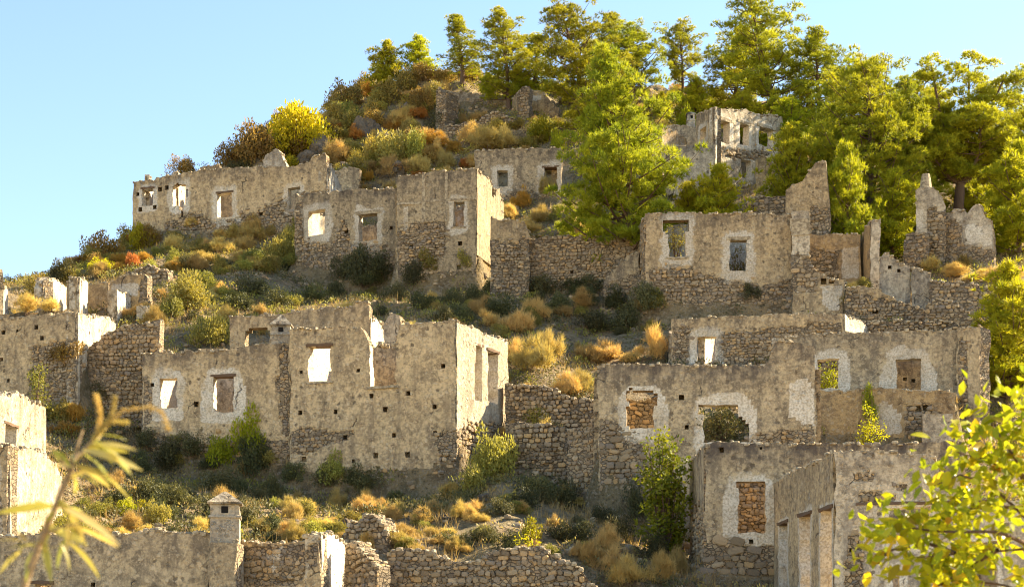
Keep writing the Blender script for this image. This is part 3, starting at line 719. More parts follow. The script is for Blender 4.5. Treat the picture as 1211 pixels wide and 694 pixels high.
# --- broken block wall and terraces right
h = House('block_wall', 'broken grey block wall on the terrace below the tall broken pillar', 'wall', 1070, 360, 80.4)
W(h, (1041, 80.5), (1077, 80.2), [(1041, 306), (1047, 296), (1052, 300), (1056, 306), (1066, 310), (1077, 316)], 362, mat='pale', dark=.5, rag=.07, pits=[(1052, 316, 4), (1063, 320, 4)])
W(h, (1078, 80), (1101, 79.8), [(1078, 317), (1090, 318), (1101, 324)], 366, mat='pale', dark=.4, rag=.07)
h = House('terrace_wall', 'low rubble terrace wall with a square drain hole, left of the broken block wall', 'wall', 1045, 380, 78.6)
W(h, (1000, 79), (1100, 78.4), [(1000, 341), (1020, 337), (1042, 344), (1060, 356), (1080, 362), (1100, 366)], 390, mat='tan', stone=[([(1000, 342), (1100, 366), (1100, 388), (1000, 388)], .2)], pits=[(1035, 367, 7)])
h = House('terrace_wall', 'low grey rubble terrace wall under the golden grass at far right', 'wall', 1140, 368, 79)
W(h, (1100, 79.6), (1180, 79), [(1100, 332), (1130, 333), (1160, 338), (1180, 343)], 376, allstone=True, mat='grey')
h = House('terrace_wall', 'short stepped rubble wall directly above the long shaded interior wall', 'wall', 1120, 378, 77)
W(h, (1094, 77.4), (1150, 77), [(1094, 362), (1110, 352), (1120, 354), (1136, 362), (1150, 374)], 392, allstone=True, mat='grey')
# --- second terrace house
h = House('ruined_house', 'low ruined house front with a single bright window above the bush-filled one', 'house', 890, 435, 75)
W(h, (795, 75.6), (998, 74.6), [(795, 376), (835, 374), (880, 373), (940, 371), (998, 370)], 445, [(824, 399, 846, 431, 'hwH')], mat='tan', dark=.5, g=.14,
  stone=[([(796, 385), (815, 385), (815, 430), (850, 432), (850, 395), (900, 390), (998, 380), (998, 440), (796, 440)], .2)], white=[[(912, 400), (960, 398), (960, 406), (912, 408)]])
W(h, (998, 74.6), (1031, 78), [(998, 371), (1012, 378), (1022, 384), (1031, 392)], 402, mat='lime', whitewall=.8)
W(h, (1018, 77.4), (1142, 75.6), [(1018, 379), (1080, 379), (1128, 382), (1142, 388)], 402, mat='grey', allstone=True)
rest(h, (795, 75.6), (998, 74.6), 4, zz(385, 75), zz(440, 75), 'LK', mat='lime', zk=zz(395, 79))
W(h, (832, 75.7), (852, 78.6), ('z', [(0, zz(390, 76)), (1, zz(396, 77))]), ('z', zz(440, 75)), mat='lime', whitewall=.8, thick=.3, g=.25)
# --- interior wall house at right
h = House('ruined_house', 'open ruin with a long interior wall, two arched white windows and right end pier', 'house', 1040, 530, 69)
W(h, (925, 71.6), (1133, 70.2), [(925, 397), (961, 395), (1045, 392), (1133, 390)], 530, [(967, 424, 992, 459, 'hwH'), (1060, 424, 1090, 461, 'hwH')], mat='grey', dark=.35, g=.13, rag=.03, halo=.3, white=[arch(958, 1006, 414, 461), arch(1041, 1107, 419, 462)])
W(h, (1132, 70), (1161, 69.2), [(1132, 389), (1140, 386), (1158, 385), (1161, 389)], 540, mat='tan', thick=.8, dark=.3, pits=[(1139, 492, 7)], name='end_pier', stone=[([(1134, 400), (1144, 400), (1144, 490), (1134, 490)], .2)])
W(h, (962, 68), (1130, 67.2), [(962, 462), (1000, 461), (1035, 457), (1058, 460), (1080, 462), (1130, 462)], 540, mat='ochre', dark=.15, rag=.05, white=[[(1030, 480), (1050, 474), (1068, 495), (1066, 515), (1040, 510)]],
  stone=[([(1070, 480), (1100, 478), (1120, 500), (1110, 528), (1070, 528)], .26)], pits=[(1086, 483, 6), (1095, 482, 6)])
rest(h, (962, 68), (1130, 67.2), 2.6, zz(430, 70), zz(470, 68), '', mat='tan')
W(h, (1050, 73), (1105, 72.6), ('z', [(0, zz(418, 73)), (1, zz(418, 73))]), ('z', zz(470, 71)), mat='grey', thick=.4, pits=[(1070, 448, 4), (1080, 450, 4)])
W(h, (1091, 66.2), (1127, 66), [(1091, 489), (1127, 489)], 526, mat='pale', thick=.8, rag=.005, dark=.0, name='stone_block', cop=False, embed=.5)
PADS.append((ccw([XY(925, 70.9), XY(1133, 69.6), XY(1133, 72.4), XY(925, 73.8)]), zz(475, 71)))
# --- large house right of centre
h = House('ruined_house', 'broad grey ruin with a rubble-filled window and a bush-filled window', 'house', 830, 620, 62)
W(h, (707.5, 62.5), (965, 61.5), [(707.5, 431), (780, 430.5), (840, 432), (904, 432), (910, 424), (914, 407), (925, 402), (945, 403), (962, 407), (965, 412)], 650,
  [(744, 470, 773, 507, 'hH'), (832, 478, 874, 523, 'hwH')], cuts=[[(739, 464), (746, 460), (772, 461), (777, 468), (776, 478), (740, 474)], [(742, 480), (748, 476), (748, 505), (739, 500)], [(826, 480), (834, 476), (834, 492), (824, 486)], [(872, 490), (884, 500), (886, 524), (872, 524)]],
  mat='grey', dark=.75, g=.115, rag=.035, halo=.3, white=[arch(730, 789, 454, 516), arch(824, 896, 463, 524), [(932, 456), (945, 446), (960, 452), (964, 480), (962, 505), (945, 498), (932, 490)]],
  stone=[([(709, 500), (722, 498), (742, 512), (765, 530), (762, 596), (709, 590)], .30, True, .97), ([(890, 512), (964, 508), (964, 530), (880, 530)], .2), ([(709, 600), (760, 600), (800, 560), (820, 640), (709, 650)], .22)],
  pits=[(806, 470, 6), (812, 505, 5)])
rest(h, (707.5, 62.5), (965, 61.5), 4.8, zz(440, 62), zz(520, 62), 'LR', mat='grey')
W(h, (742, 63.6), (778, 63.6), ('z', [(0, zz(474, 63.6)), (1, zz(470, 63.6))]), ('z', zz(520, 63)), mat='ochre', allstone=True, thick=.4)
# --- lower right grey house with window
h = House('ruined_house', 'dark-topped ruin with one whitewash-ringed window above coursed rubble', 'house', 930, 694, 54)
W(h, (834, 54.2), (1137, 53.6), [(834, 526), (838, 523), (900, 524), (1000, 524), (1137, 522)], 760, [(873, 574, 905, 630, 'hH')], cuts=[[(867, 574), (872, 569), (902, 569), (908, 577), (880, 580)]],
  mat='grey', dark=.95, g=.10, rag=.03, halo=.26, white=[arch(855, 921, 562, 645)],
  stone=[([(834, 642), (850, 634), (872, 640), (892, 648), (920, 642), (920, 720), (834, 720)], .34, True, .98)], pits=[(853, 532, 6), (900, 530, 3), (888, 640, 5)])
W(h, (817, 58.4), (834, 54.2), [(817, 546), (826, 536), (834, 526)], 760, mat='grey', dark=.4, g=.12, stone=[([(817, 600), (834, 600), (834, 740), (817, 740)], .2)])
rest(h, (834, 54.2), (1137, 53.6), 4.4, zz(545, 54), zz(660, 54), 'RK', mat='tan', zk=zz(560, 58.5), ks='stone')
# --- nearest house
h = House('ruined_house', 'nearest ruin at lower right, cracked plaster corner with three tall openings', 'house', 1050, 694, 47)
W(h, (917, 54), (988, 47.2), [(917, 571), (935, 559), (960, 545), (988, 534)], 780, [(921, 619, 931, 720, 'hwl'), (945, 609, 958, 720, 'hwl'), (970, 602, 984, 720, 'hwl')], mat='tan', dark=.3, g=.11, rag=.03, halo=.2, whitewall=.25)
wi = W(h, (988, 47), (1240, 46), [(988, 533), (1040, 533.5), (1101, 537), (1106, 548), (1111, 556), (1120, 578), (1167, 590), (1240, 592)], 780, [(1052, 600, 1098, 640, 'hw'), (1056, 672, 1064, 730, 'hw'), (1140, 640, 1180, 720, 'hw')], mat='pale', dark=.35, g=.10, rag=.025, halo=.22, pits=[(1006, 650, 4)],
  stone=[([(1017, 582), (1060, 583), (1060, 593), (1017, 594)], .3, True, .97), ([(1002, 630), (1020, 636), (1020, 700), (1000, 700)], .2), ([(1010, 560), (1030, 556), (1034, 566), (1012, 568)], .16), ([(1060, 570), (1074, 572), (1072, 580), (1060, 578)], .16)])
(u0, va), (u1, vb) = wi['pix'](1012, 593.5), wi['pix'](1170, 597); beam(wi, u0, va-.09, u1, va, 'string_course', 'wood')
rest(h, (988, 47), (1240, 46), 6.4, zz(600, 47), zz(740, 47), 'RK', mat='pale', zk=zz(620, 53))
# --- left background ruins
h = House('ruined_house', 'cluster of broken sunlit wall stumps behind the long left wall', 'house', 110, 378, 80)
W(h, (52, 80), (79, 84), [(52, 342), (56, 330), (64, 330), (79, 339)], 380, mat='lime', whitewall=.55, dark=.2)
W(h, (43, 80.6), (52.5, 80), [(43, 345), (48, 334), (52.5, 330)], 380, mat='tan', allstone=True)
W(h, (80, 79), (93, 78.8), [(80, 331), (84, 328.5), (93, 328.5)], 385, mat='tan', thick=.4, pits=[(84, 353, 4)])
W(h, (93, 78.8), (103, 80.8), [(93, 328.5), (97, 329), (103, 332)], 385, mat='lime', whitewall=.5, dark=.2)
W(h, (102, 83.2), (130, 82.8), [(102, 337), (118, 335), (130, 334)], 385, mat='ochre', dark=.1)
W(h, (129.5, 82.2), (174, 81.6), [(129.5, 331), (140, 328), (155, 325.5), (170, 323), (174, 328)], 385, mat='ochre', dark=.6, white=[[(132, 336), (165, 332), (165, 350), (132, 352)]], stone=[([(164, 330), (174, 326), (174, 375), (168, 375)], .2)])
W(h, (137, 80), (156, 82), [(137, 343), (156, 349)], 385, mat='lime', whitewall=.9, dark=.1, pits=[(147, 367, 4)])
W(h, (172, 80), (178, 80.8), [(172, 361), (178, 364)], 385, mat='lime', whitewall=.8)
h = House('ruined_wall', 'narrow brick-topped wall stump cut by the left edge, against the sky', 'wall', 0, 378, 79)
W(h, (-14, 78.6), (3, 79), [(-14, 318), (3, 317)], 385, mat='tan', stone=[([(-10, 322), (3, 322), (3, 340), (-10, 340)], .2)])
W(h, (3, 79), (8.5, 80.2), [(3, 338), (8.5, 341)], 385, mat='lime', whitewall=.8)
# --- left long wall
h = House('ruined_house', 'long blank ruined wall at left edge with bright sunlit end', 'house', 50, 480, 70.5)
W(h, (-40, 71.3), (91, 70), [(-40, 377), (0, 375), (30, 374), (60, 371), (91, 369)], 495, mat='tan', dark=.4, pits=[(4, 393, 5), (43, 387, 5), (50, 400, 5), (80, 387, 5), (20, 391, 3), (2, 425, 4), (10, 450, 4), (76, 417, 4), (68, 436, 4)], g=.14,
  stone=[([(40, 410), (90, 400), (90, 480), (30, 480)], .18)])
W(h, (91, 70), (136, 75.6), [(91, 370), (110, 373), (128, 376), (136, 381)], 470, mat='lime', whitewall=.38, dark=.2, pits=[(97, 406, 4), (106, 394, 4), (117, 391, 4)], g=.15)
PADS.append((ccw([XY(-40, 71.9), XY(88, 70.6), XY(130, 75.4), XY(-40, 76.4)]), zz(385, 74)))
# --- sloping ruin wall
h = House('ruined_wall', 'dark sloping rubble wall between the long left wall and the twin-window chimney house', 'wall', 145, 465, 71)
W(h, (101, 71.3), (189, 70.8), [(101, 417), (110, 408), (122, 399), (139, 389.6), (150, 386), (162, 382), (176, 382), (180, 378), (189, 376.6)], 480, mat='grey', allstone=True, rag=.1, g=.15, dark=.3, pits=[(177, 414, 5)])
# --- house with chimney, left of centre
h = House('ruined_house', 'chimneyed ruin with two whitewashed windows, left of the tall two-storey house', 'house', 255, 570, 69)
W(h, (168.5, 69.4), (343, 68.7), [(168.5, 421), (174, 418), (230, 414), (285, 410), (318, 407), (343, 405)], 585, [(188.5, 447, 209, 483, 'hwH'), (252, 445, 276, 487, 'hwHl')], pits=[(232, 478, 6), (180, 455, 4)], mat='tan', dark=.6, g=.125, halo=.26, white=[arch(180, 218, 437, 496), arch(238, 290, 436, 500)],
  stone=[([(330, 410), (343, 405), (343, 520), (334, 510), (328, 460)], .22), ([(169, 505), (200, 515), (240, 525), (343, 520), (343, 590), (169, 590)], .24), ([(169, 440), (180, 460), (178, 500), (169, 500)], .2)])
rest(h, (168.5, 69.4), (343, 68.7), 4, zz(420, 69), zz(500, 69), 'LK', mat='pale', zk=zz(418, 73), ks=True)
W(h, (192, 69.9), (214, 72.8), ('z', [(0, zz(432, 70)), (1, zz(436, 71))]), ('z', zz(500, 69)), mat='lime', whitewall=.9, thick=.3, g=.25)
chimney(h, 332, 68.8, 370, 408, 23, cap=.42, slots=True, mat='pale')
h = House('ruined_wall', 'broken back wall with a low arched gap behind the chimneyed ruin', 'wall', 360, 410, 73.5)
W(h, (272, 74.4), (437, 73.2), [(272, 374), (320, 372), (338, 370), (355, 366), (400, 364), (416, 362), (422, 357), (428, 358), (432, 356), (437, 362)], 425, [(290, 391, 319, 409, '')], cuts=[[(292, 392), (298, 386), (312, 386), (318, 392)]], mat='tan', dark=.45, rag=.06)
W(h, (437, 73.2), (456, 75.6), [(437, 374), (450, 379), (456, 392)], 425, mat='lime', whitewall=.9, dark=.1, rag=.1)
W(h, (455, 72.6), (476, 72.4), [(455, 384), (458, 373), (466, 369), (473, 371), (476, 382)], 425, mat='pale', rag=.12, dark=.3, thick=.6)
# --- tall central house
h = House('ruined_house', 'tall two-storey ruin in the centre with a bright sunlit right side', 'house', 450, 590, 67.5)
W(h, (343, 68.3), (538.5, 66.5), [(343, 391), (346, 389), (380, 388), (427, 385), (431, 393), (434, 400), (436.5, 407.5), (468, 407), (468.5, 384.5), (480, 383), (510, 381), (538.5, 379)], 605, [(365, 409, 391, 451, 'wls'), (437, 402, 468, 456.5, 'ws')],
  pits=[(356, 440, 4), (423.5, 438, 4), (524, 433, 5), (439, 468, 5), (482.5, 465, 5), (355, 488, 5), (397, 487, 5), (455, 484, 6), (514, 481, 5), (408, 517, 5), (465.5, 514.5, 5), (514.5, 512, 5), (444, 538.5, 6), (482, 537.5, 6), (418, 545, 4), (514.5, 550, 5), (359.5, 543, 6), (447, 553, 4)],
  mat='tan', dark=.25, g=.11, rag=.03, halo=.2,
  stone=[([(344, 508), (368, 506), (400, 512), (420, 508), (412, 520), (380, 528), (360, 538), (344, 536)], .20), ([(510, 515), (538, 506), (540, 560), (525, 565), (518, 530)], .22), ([(420, 558), (460, 556), (500, 566), (535, 562), (535, 600), (440, 600)], .2)])
W(h, (538.5, 66.5), (600, 70.4), [(538.5, 379), (552, 385), (560, 386), (570, 392), (580, 398), (592, 398), (600, 403)], 590, [(562, 409, 570, 474, 'wl'), (577, 416, 589, 476, 'wl')], mat='lime', whitewall=.38, dark=.15, g=.12, rag=.035, stone=[([(538, 510), (560, 500), (600, 500), (600, 590), (538, 590)], .2)])
rest(h, (343, 68.3), (538.5, 66.5), 3.9, zz(401, 68), zz(520, 68), 'LK', mat='grey', zk=zz(404, 71), ks=True)
W(h, (368, 68.8), (400, 71.6), ('z', [(0, zz(392, 69)), (1, zz(396, 70))]), ('z', zz(520, 68)), mat='lime', whitewall=.95, thick=.3, g=.25)
# --- left edge low houses
h = House('ruined_house', 'small bright ruined wall with a doorway at the left edge', 'house', 20, 530, 60)
W(h, (-14, 57.6), (53, 63), [(-14, 463), (0, 464), (14, 466), (30, 470), (44, 473), (53, 480)], 540, [(6, 503, 20, 532, 'wl')], mat='lime', whitewall=.28, dark=.35, rag=.08)
h = House('ruined_house', 'glaring sunlit wall corner behind the blurred branch at left', 'house', 35, 640, 54)
W(h, (-40, 53), (10, 52.4), [(-40, 531), (10, 528)], 690, mat='tan', dark=.3)
W(h, (10, 52.4), (72, 58.6), [(10, 528), (40, 531), (58, 538), (66, 548), (72, 562)], 660, mat='lime', whitewall=.28, dark=.3, rag=.08, pits=[(30, 560, 4), (45, 585, 4)])
# --- bottom left wall with chimney
h = House('ruined_house', 'long grey wall along the bottom left carrying a capped square chimney', 'house', 200, 694, 49.5)
W(h, (-20, 50.6), (247, 49.6), [(-20, 636), (12, 633), (60, 631), (101, 628), (112, 633), (124, 634), (150, 630), (179, 627), (215, 629), (247, 629)], 790, [(40, 690, 60, 720, 'wl')], mat='grey', dark=.25, g=.12, rag=.035, pits=[(110, 691, 5)])
chimney(h, 263.5, 49.4, 579, 640, 36, cap=.30, slots=True, mat='pale', rot=.12)
W(h, (247, 49.2), (279, 49), [(247, 641), (279, 641)], 790, mat='grey', dark=.2, g=.14, rag=.01, cop=False, name='chimney_breast')
W(h, (279.5, 49.1), (287, 50.2), [(279.5, 640), (287, 646)], 790, mat='lime', whitewall=.5, thick=.15)
W(h, (284, 50.2), (378, 49.2), [(284, 639), (300, 641), (350, 641), (370, 640), (378, 634)], 790, mat='tan', dark=.5, stone=[([(286, 645), (376, 645), (376, 665), (350, 690), (286, 690)], .22)], white=[[(313, 650), (333, 646), (330, 668), (320, 682), (316, 668)]], g=.13)
W(h, (378, 49.2), (409, 52.4), [(378, 633), (390, 632), (400, 633), (409, 644)], 790, mat='lime', whitewall=.9, dark=.05)
W(h, (409, 50.6), (449, 49.4), [(409, 641), (420, 642), (426, 648), (437, 662), (449, 674)], 790, mat='tan', allstone=True, rag=.06)
# --- bottom centre wall
h = House('dry_stone_wall', 'wavy-topped rubble wall along the bottom centre', 'wall', 580, 694, 50.3)
W(h, (459, 50.6), (708, 50), [(459, 656), (465, 651), (496, 647), (512, 649), (522, 655), (540, 664.5), (560, 664.5), (577, 656), (590, 650), (606, 646), (635, 645.5), (648, 650), (658, 659), (684, 670), (697, 684), (708, 696)], 790, mat='tan', allstone=True, rag=.07, g=.13)
h = House('dry_stone_wall', 'rounded stump of rubble wall on the slope below the tall two-storey ruin', 'wall', 434, 660, 54)
W(h, (406, 54.4), (461, 53.6), [(406, 628), (418, 614), (432, 608), (445, 609), (455, 620), (461, 640)], 670, allstone=True, mat='tan', rag=.12, thick=.8)
# --- terrace walls centre
h = House('terrace_wall', 'upper rubble terrace wall right of the tall two-storey ruin', 'wall', 655, 505, 69)
W(h, (597, 69.6), (710, 68.6), [(597, 454), (630, 455), (655, 458), (668, 468), (690, 472), (710, 475)], 508, allstone=True, mat='tan', rag=.05)
h = House('terrace_wall', 'lower rubble terrace wall right of the tall two-storey ruin', 'wall', 638, 555, 65.2)
W(h, (597, 65.6), (672, 65), [(597, 500), (630, 500), (658, 503), (672, 508)], 560, allstone=True, mat='tan', rag=.05)
h = House('terrace_wall', 'small shaded terrace wall against the left corner of the broad grey ruin', 'wall', 690, 570, 63.8)
W(h, (671, 64), (709, 63.4), [(671, 507), (690, 505), (709, 503)], 585, allstone=True, mat='grey', rag=.05)
h = House('terrace_wall', 'rubble bank wall on the left ridge above the broken wall stumps', 'wall', 190, 335, 88)
W(h, (150, 88.4), (200, 87.4), [(150, 322), (165, 316), (185, 314), (200, 318)], 345, allstone=True, mat='grey', rag=.12)

# ------------------------------------------------------------------ hillside and surrounding ground
def axis(lo, hi, step, far0, far1):
    a = np.arange(lo, hi, step); l = lo-np.cumsum(step*1.25**np.arange(1, 40)); l = l[l > far0][::-1]
    r_ = hi+np.cumsum(step*1.25**np.arange(1, 40)); r_ = r_[r_ < far1]
    return np.concatenate([[far0], l, a, r_, [far1]])
xs = axis(-38, 40, .33, -260, 260); ys = axis(40, 127, .33, -20, 420)
X, Y = np.meshgrid(xs, ys, indexing='ij')
Z = terr(X, Y)
idx = np.arange(X.size).reshape(X.shape)
q = np.stack([idx[:-1, :-1], idx[1:, :-1], idx[1:, 1:], idx[:-1, 1:]], -1).reshape(-1, 4)
tag(obj('hillside', mesh('hillside', np.stack([X, Y, Z], -1).reshape(-1, 3), q, M['ground'], smooth=True)), kind='structure')
g = 5000
tag(obj('ground', mesh('ground', [(-g, -g, -4.2), (g, -g, -4.2), (g, g, -4.2), (-g, g, -4.2)], [(0, 1, 2, 3)], M['ground'])), kind='structure')

# ------------------------------------------------------------------ plants
def tube(pts, rad, sides=6):
    pts = np.asarray(pts, float); n = len(pts); d = nrm(np.gradient(pts, axis=0))
    ref = np.where(np.abs(d[:, 2:3]) > .9, np.array([[1., 0, 0]]), np.array([[0, 0, 1.]]))
    s = nrm(np.cross(d, ref)); u = np.cross(s, d)
    a = np.arange(sides)/sides*2*math.pi
    V = pts[:, None]+np.asarray(rad)[:, None, None]*(s[:, None]*np.cos(a)[None, :, None]+u[:, None]*np.sin(a)[None, :, None])
    i, j = np.meshgrid(np.arange(n-1), np.arange(sides), indexing='ij')
    q = np.stack([i*sides+j, i*sides+(j+1) % sides, (i+1)*sides+(j+1) % sides, (i+1)*sides+j], -1).reshape(-1, 4)
    return V.reshape(-1, 3), q
def join(parts):
    V, Q, o = [], [], 0
    for v, q in parts: V.append(v); Q.append(q+o); o += len(v)
    return np.concatenate(V), np.concatenate(Q)
def rdir(r, n): return nrm(r.normal(size=(n, 3)))
def needles(C, R, per, r, L=.2, w=.05, blades=6, flat=.72, up=.35, shell=.55):
    """tufts of needles over the surface of clumps"""
    n = np.maximum((per*(R/.5)**2).astype(int), 4); ci = np.repeat(np.arange(len(C)), n); N = len(ci)
    d = rdir(r, N); d[:, 2] = np.where(d[:, 2] < -.3, -d[:, 2]*.6, d[:, 2])
    o = C[ci]+d*np.array([1, 1, flat])*(R[ci]*(shell+(1-shell)*r.random(N)**.6))[:, None]
    ax = nrm(d+np.array([0, 0, up])+r.normal(size=(N, 3))*.25)
    O = np.repeat(o, blades, 0); A = nrm(np.repeat(ax, blades, 0)+r.normal(size=(N*blades, 3))*.62)
    S = nrm(np.cross(A, rdir(r, N*blades)))*w*.5
    l = (L*r.uniform(.65, 1.25, N*blades))[:, None]
    V = np.stack([O-S, O+S, O+A*l], 1).reshape(-1, 3)
    rc = r.random(len(C))
    val = np.clip(.15+.5*rc[ci]+.35*r.random(N), 0, 1)
    return V, np.arange(len(V)).reshape(-1, 3), np.repeat(val, blades*3)
def leaves(C, R, per, r, L=.1, w=.06, flat=.85, up=.3, shell=.35):
    n = np.maximum((per*(R/.4)**2).astype(int), 4); ci = np.repeat(np.arange(len(C)), n); N = len(ci)
    d = rdir(r, N)
    o = C[ci]+d*np.array([1, 1, flat])*(R[ci]*(shell+(1-shell)*r.random(N)**.6))[:, None]
    A = nrm(d+np.array([0, 0, up])+r.normal(size=(N, 3))*.7); S = nrm(np.cross(A, rdir(r, N)))*w*.5
    l = (L*r.uniform(.6, 1.3, N))[:, None]
    V = np.stack([o, o+A*l*.5+S, o+A*l, o+A*l*.5-S], 1).reshape(-1, 3)
    rc = r.random(len(C)); val = np.clip(.5*rc[ci]+.5*r.random(N), 0, 1)
    return V, np.arange(len(V)).reshape(-1, 4), np.repeat(val, 4)

def pine_meshes(seed, H, prof, lean=(0, 0), nbr=46, f0=.16, clr=.42, per=34, L=.22, w=.036, rise=.3, mat='pine', forks=0, bare=.35, flat=.7):
    """trunk and crown meshes of a pine, base at the origin; prof = crown radius (m) against height fraction"""
    r = np.random.default_rng(seed); wood = []; C, R = [], []
    s = np.linspace(0, 1, 12)
    wob = np.cumsum(r.normal(size=(12, 2)), 0)*.035*H/10
    def axis_at(f):
        return np.stack([lean[0]*f**1.6*H+np.interp(f, s, wob[:, 0]), lean[1]*f**1.6*H+np.interp(f, s, wob[:, 1]), f*H], -1)
    tr = H*.021+.03
    wood.append(tube(axis_at(s), tr*(1-s*.88)))
    for k in range(nbr):
        f = f0+(1-f0)*((k+r.random())/nbr)**.9*.985
        ln = np.interp(f, [p[0] for p in prof], [p[1] for p in prof])*r.uniform(.42, 1.2)
        if ln < .15: ln = .15
        az = k*2.39996+r.normal(0, .35); up = rise*r.uniform(.1, 2.2)+.45*f
        p0 = axis_at(np.array([f]))[0]; m = max(4, int(ln/.35)); q = np.linspace(0, 1, m)
        dirv = np.array([math.cos(az), math.sin(az), 0])
        side = np.array([-dirv[1], dirv[0], 0])
        pts = p0+np.outer(q*ln, dirv)+np.outer(np.sin(q*2.5+r.random()*6)*.08*ln, side)+np.outer(ln*up*(q**1.4)-ln*.12*q, [0, 0, 1])
        wood.append(tube(pts, np.interp(q, [0, 1], [max(.016, tr*.34*(1-f*.6)), .01]), 5))
        step = clr*.95; nc = max(2, int(ln*(1-bare)/step*1.7))
        for c in range(nc):
            qq = bare+(1-bare)*(c+r.random())/nc
            b = np.array([np.interp(qq, q, pts[:, i]) for i in range(3)])
            sp = ln*.26*(1.15-abs(qq-.65))
            b = b+side*r.normal(0, sp*.75)+np.array([0, 0, r.normal(.05, .10)])
            C.append(b); R.append(clr*r.uniform(.6, 1.25)*(1-.25*f))
    C.append(axis_at(np.array([.985]))[0]); R.append(clr*.5)
    C, R = np.array(C), np.array(R)
    V, T, val = needles(C, R*.84, per*1.62, r, L, w, 7, flat=flat)
    wv, wq = join(wood)
    return mesh('trunk', wv, wq, M['bark'], smooth=True), mesh('crown', V, T, M[mat], {'rnd': val})
def umbrella_meshes(seed, H, mat='pine_old'):
    r = np.random.default_rng(seed); wood, C, R = [], [], []
    fork = np.array([.15, 0, H*.28])
    wood.append(tube(np.array([[0, 0, -.3], [.05, 0, H*.12], fork]), np.array([.30, .26, .22]), 8))
    limbs = [(-.30, -.1, .80, 1.0), (.10, .1, .86, .95), (.42, -.1, .74, .95), (.85, -.2, .52, .8), (-.75, .2, .60, .85), (-.95, -.1, .34, .8), (.1, -.7, .55, .7), (-.2, .7, .66, .7), (.95, .2, .26, .75), (.5, .5, .3, .7), (-.5, -.5, .2, .7)]
    for lx, ly, lz, sc in limbs:
        end = fork+np.array([lx*H*.55, ly*H*.42, lz*H*.78])*sc
        q = np.linspace(0, 1, 9)
        bend = r.normal(0, .3, 3); pts = fork+np.outer(q, end-fork)+np.outer(np.sin(q*math.pi), bend)
        wood.append(tube(pts, .15*sc*(1-q*.75), 7))
        for k in range(22):
            f = .30+.70*(k+r.random())/22
            p0 = np.array([np.interp(f, q, pts[:, i]) for i in range(3)])
            ln = H*r.uniform(.08, .21)*(1.2-.4*f); az = k*2.4+r.random()
            dv = np.array([math.cos(az), math.sin(az)*.8, r.uniform(.0, .5)]); qq = np.linspace(0, 1, 6)
            sub = p0+np.outer(qq*ln, dv)+np.outer(np.sin(qq*3+r.random()*6)*.09*ln, [-dv[1], dv[0], .4])
            wood.append(tube(sub, np.interp(qq, [0, 1], [.045*(1.2-f), .012]), 5))
            for c in range(4):
                g_ = r.uniform(.4, 1.05); b = p0+dv*ln*g_+r.normal(0, .22, 3)*np.array([1, 1, .4])
                C.append(b); R.append(r.uniform(.26, .46))
    V, T, val = needles(np.array(C), np.array(R)*.85, 66, r, .2, .036, 7, flat=.6)
    wv, wq = join(wood)
    return mesh('trunk', wv, wq, M['bark'], smooth=True), mesh('crown', V, T, M[mat], {'rnd': val})

def ground_at(px, D):
    p = XY(px, D); return np.array([p[0], p[1], float(terr(p[:1], p[1:])[0])])
def tree(name, label, px, D, ms, H, ytop, rot=0., group='pine trees on the hillside', wide=1., cat='pine tree', tilt=0.):
    b = ground_at(px, D); sc = (zz(ytop, D)-b[2]+.15)/H
    e = empty(name, b-np.array([0, 0, .15]), label, cat, group)
    e.rotation_euler = (0, tilt, rot); e.scale = (sc*wide, sc*wide, sc)
    obj('trunk', ms[0], e); obj('crown', ms[1], e)
    return e
CONE = [(0, .0), (.12, 2.3), (.3, 2.7), (.5, 2.1), (.75, 1.2), (1, .15)]
ROUND = [(0, .6), (.25, 1.6), (.5, 2.5), (.75, 2.2), (1, .5)]
BROAD = [(0, 1.0), (.15, 3.4), (.35, 3.9), (.55, 3.2), (.8, 1.9), (1, .4)]
SLIM = [(0, .2), (.15, 1.2), (.4, 1.35), (.7, .8), (1, .1)]
PA = pine_meshes(11, 9, [(0, .3), (.12, 2.4), (.3, 2.9), (.55, 2.3), (.8, 1.4), (1, .3)], (-.12, 0), 84, .14, .52, per=36, mat='pine_old')
PB = pine_meshes(12, 8, ROUND, (.02, .02), 70, .26, .52, mat='pine')
PC = pine_meshes(13, 7, [(0, .4), (.15, 1.5), (.4, 1.6), (.7, 1.0), (1, .2)], (-.10, 0), 64, .12, .46, mat='pine_old', L=.22)
PD = pine_meshes(14, 9, BROAD, (-.05, 0), 96, .06, .5, per=36, mat='pine')
PE = pine_meshes(15, 4, [(0, 1.2), (.3, 1.7), (.6, 1.3), (1, .25)], (0, 0), 84, .03, .34, per=40, L=.2, mat='pine_bright', bare=.25)
PF = pine_meshes(16, 9, [(0, 1.8), (.12, 3.6), (.3, 3.9), (.55, 2.6), (.8, 1.5), (1, .3)], (-.14, 0), 120, .10, .46, per=40, mat='pine', bare=.3)
PG = pine_meshes(17, 9, [(0, .8), (.2, 2.9), (.45, 3.1), (.7, 2.2), (1, .5)], (-.22, 0), 100, .12, .52, per=36, mat='pine_old')
PU = umbrella_meshes(21, 9)
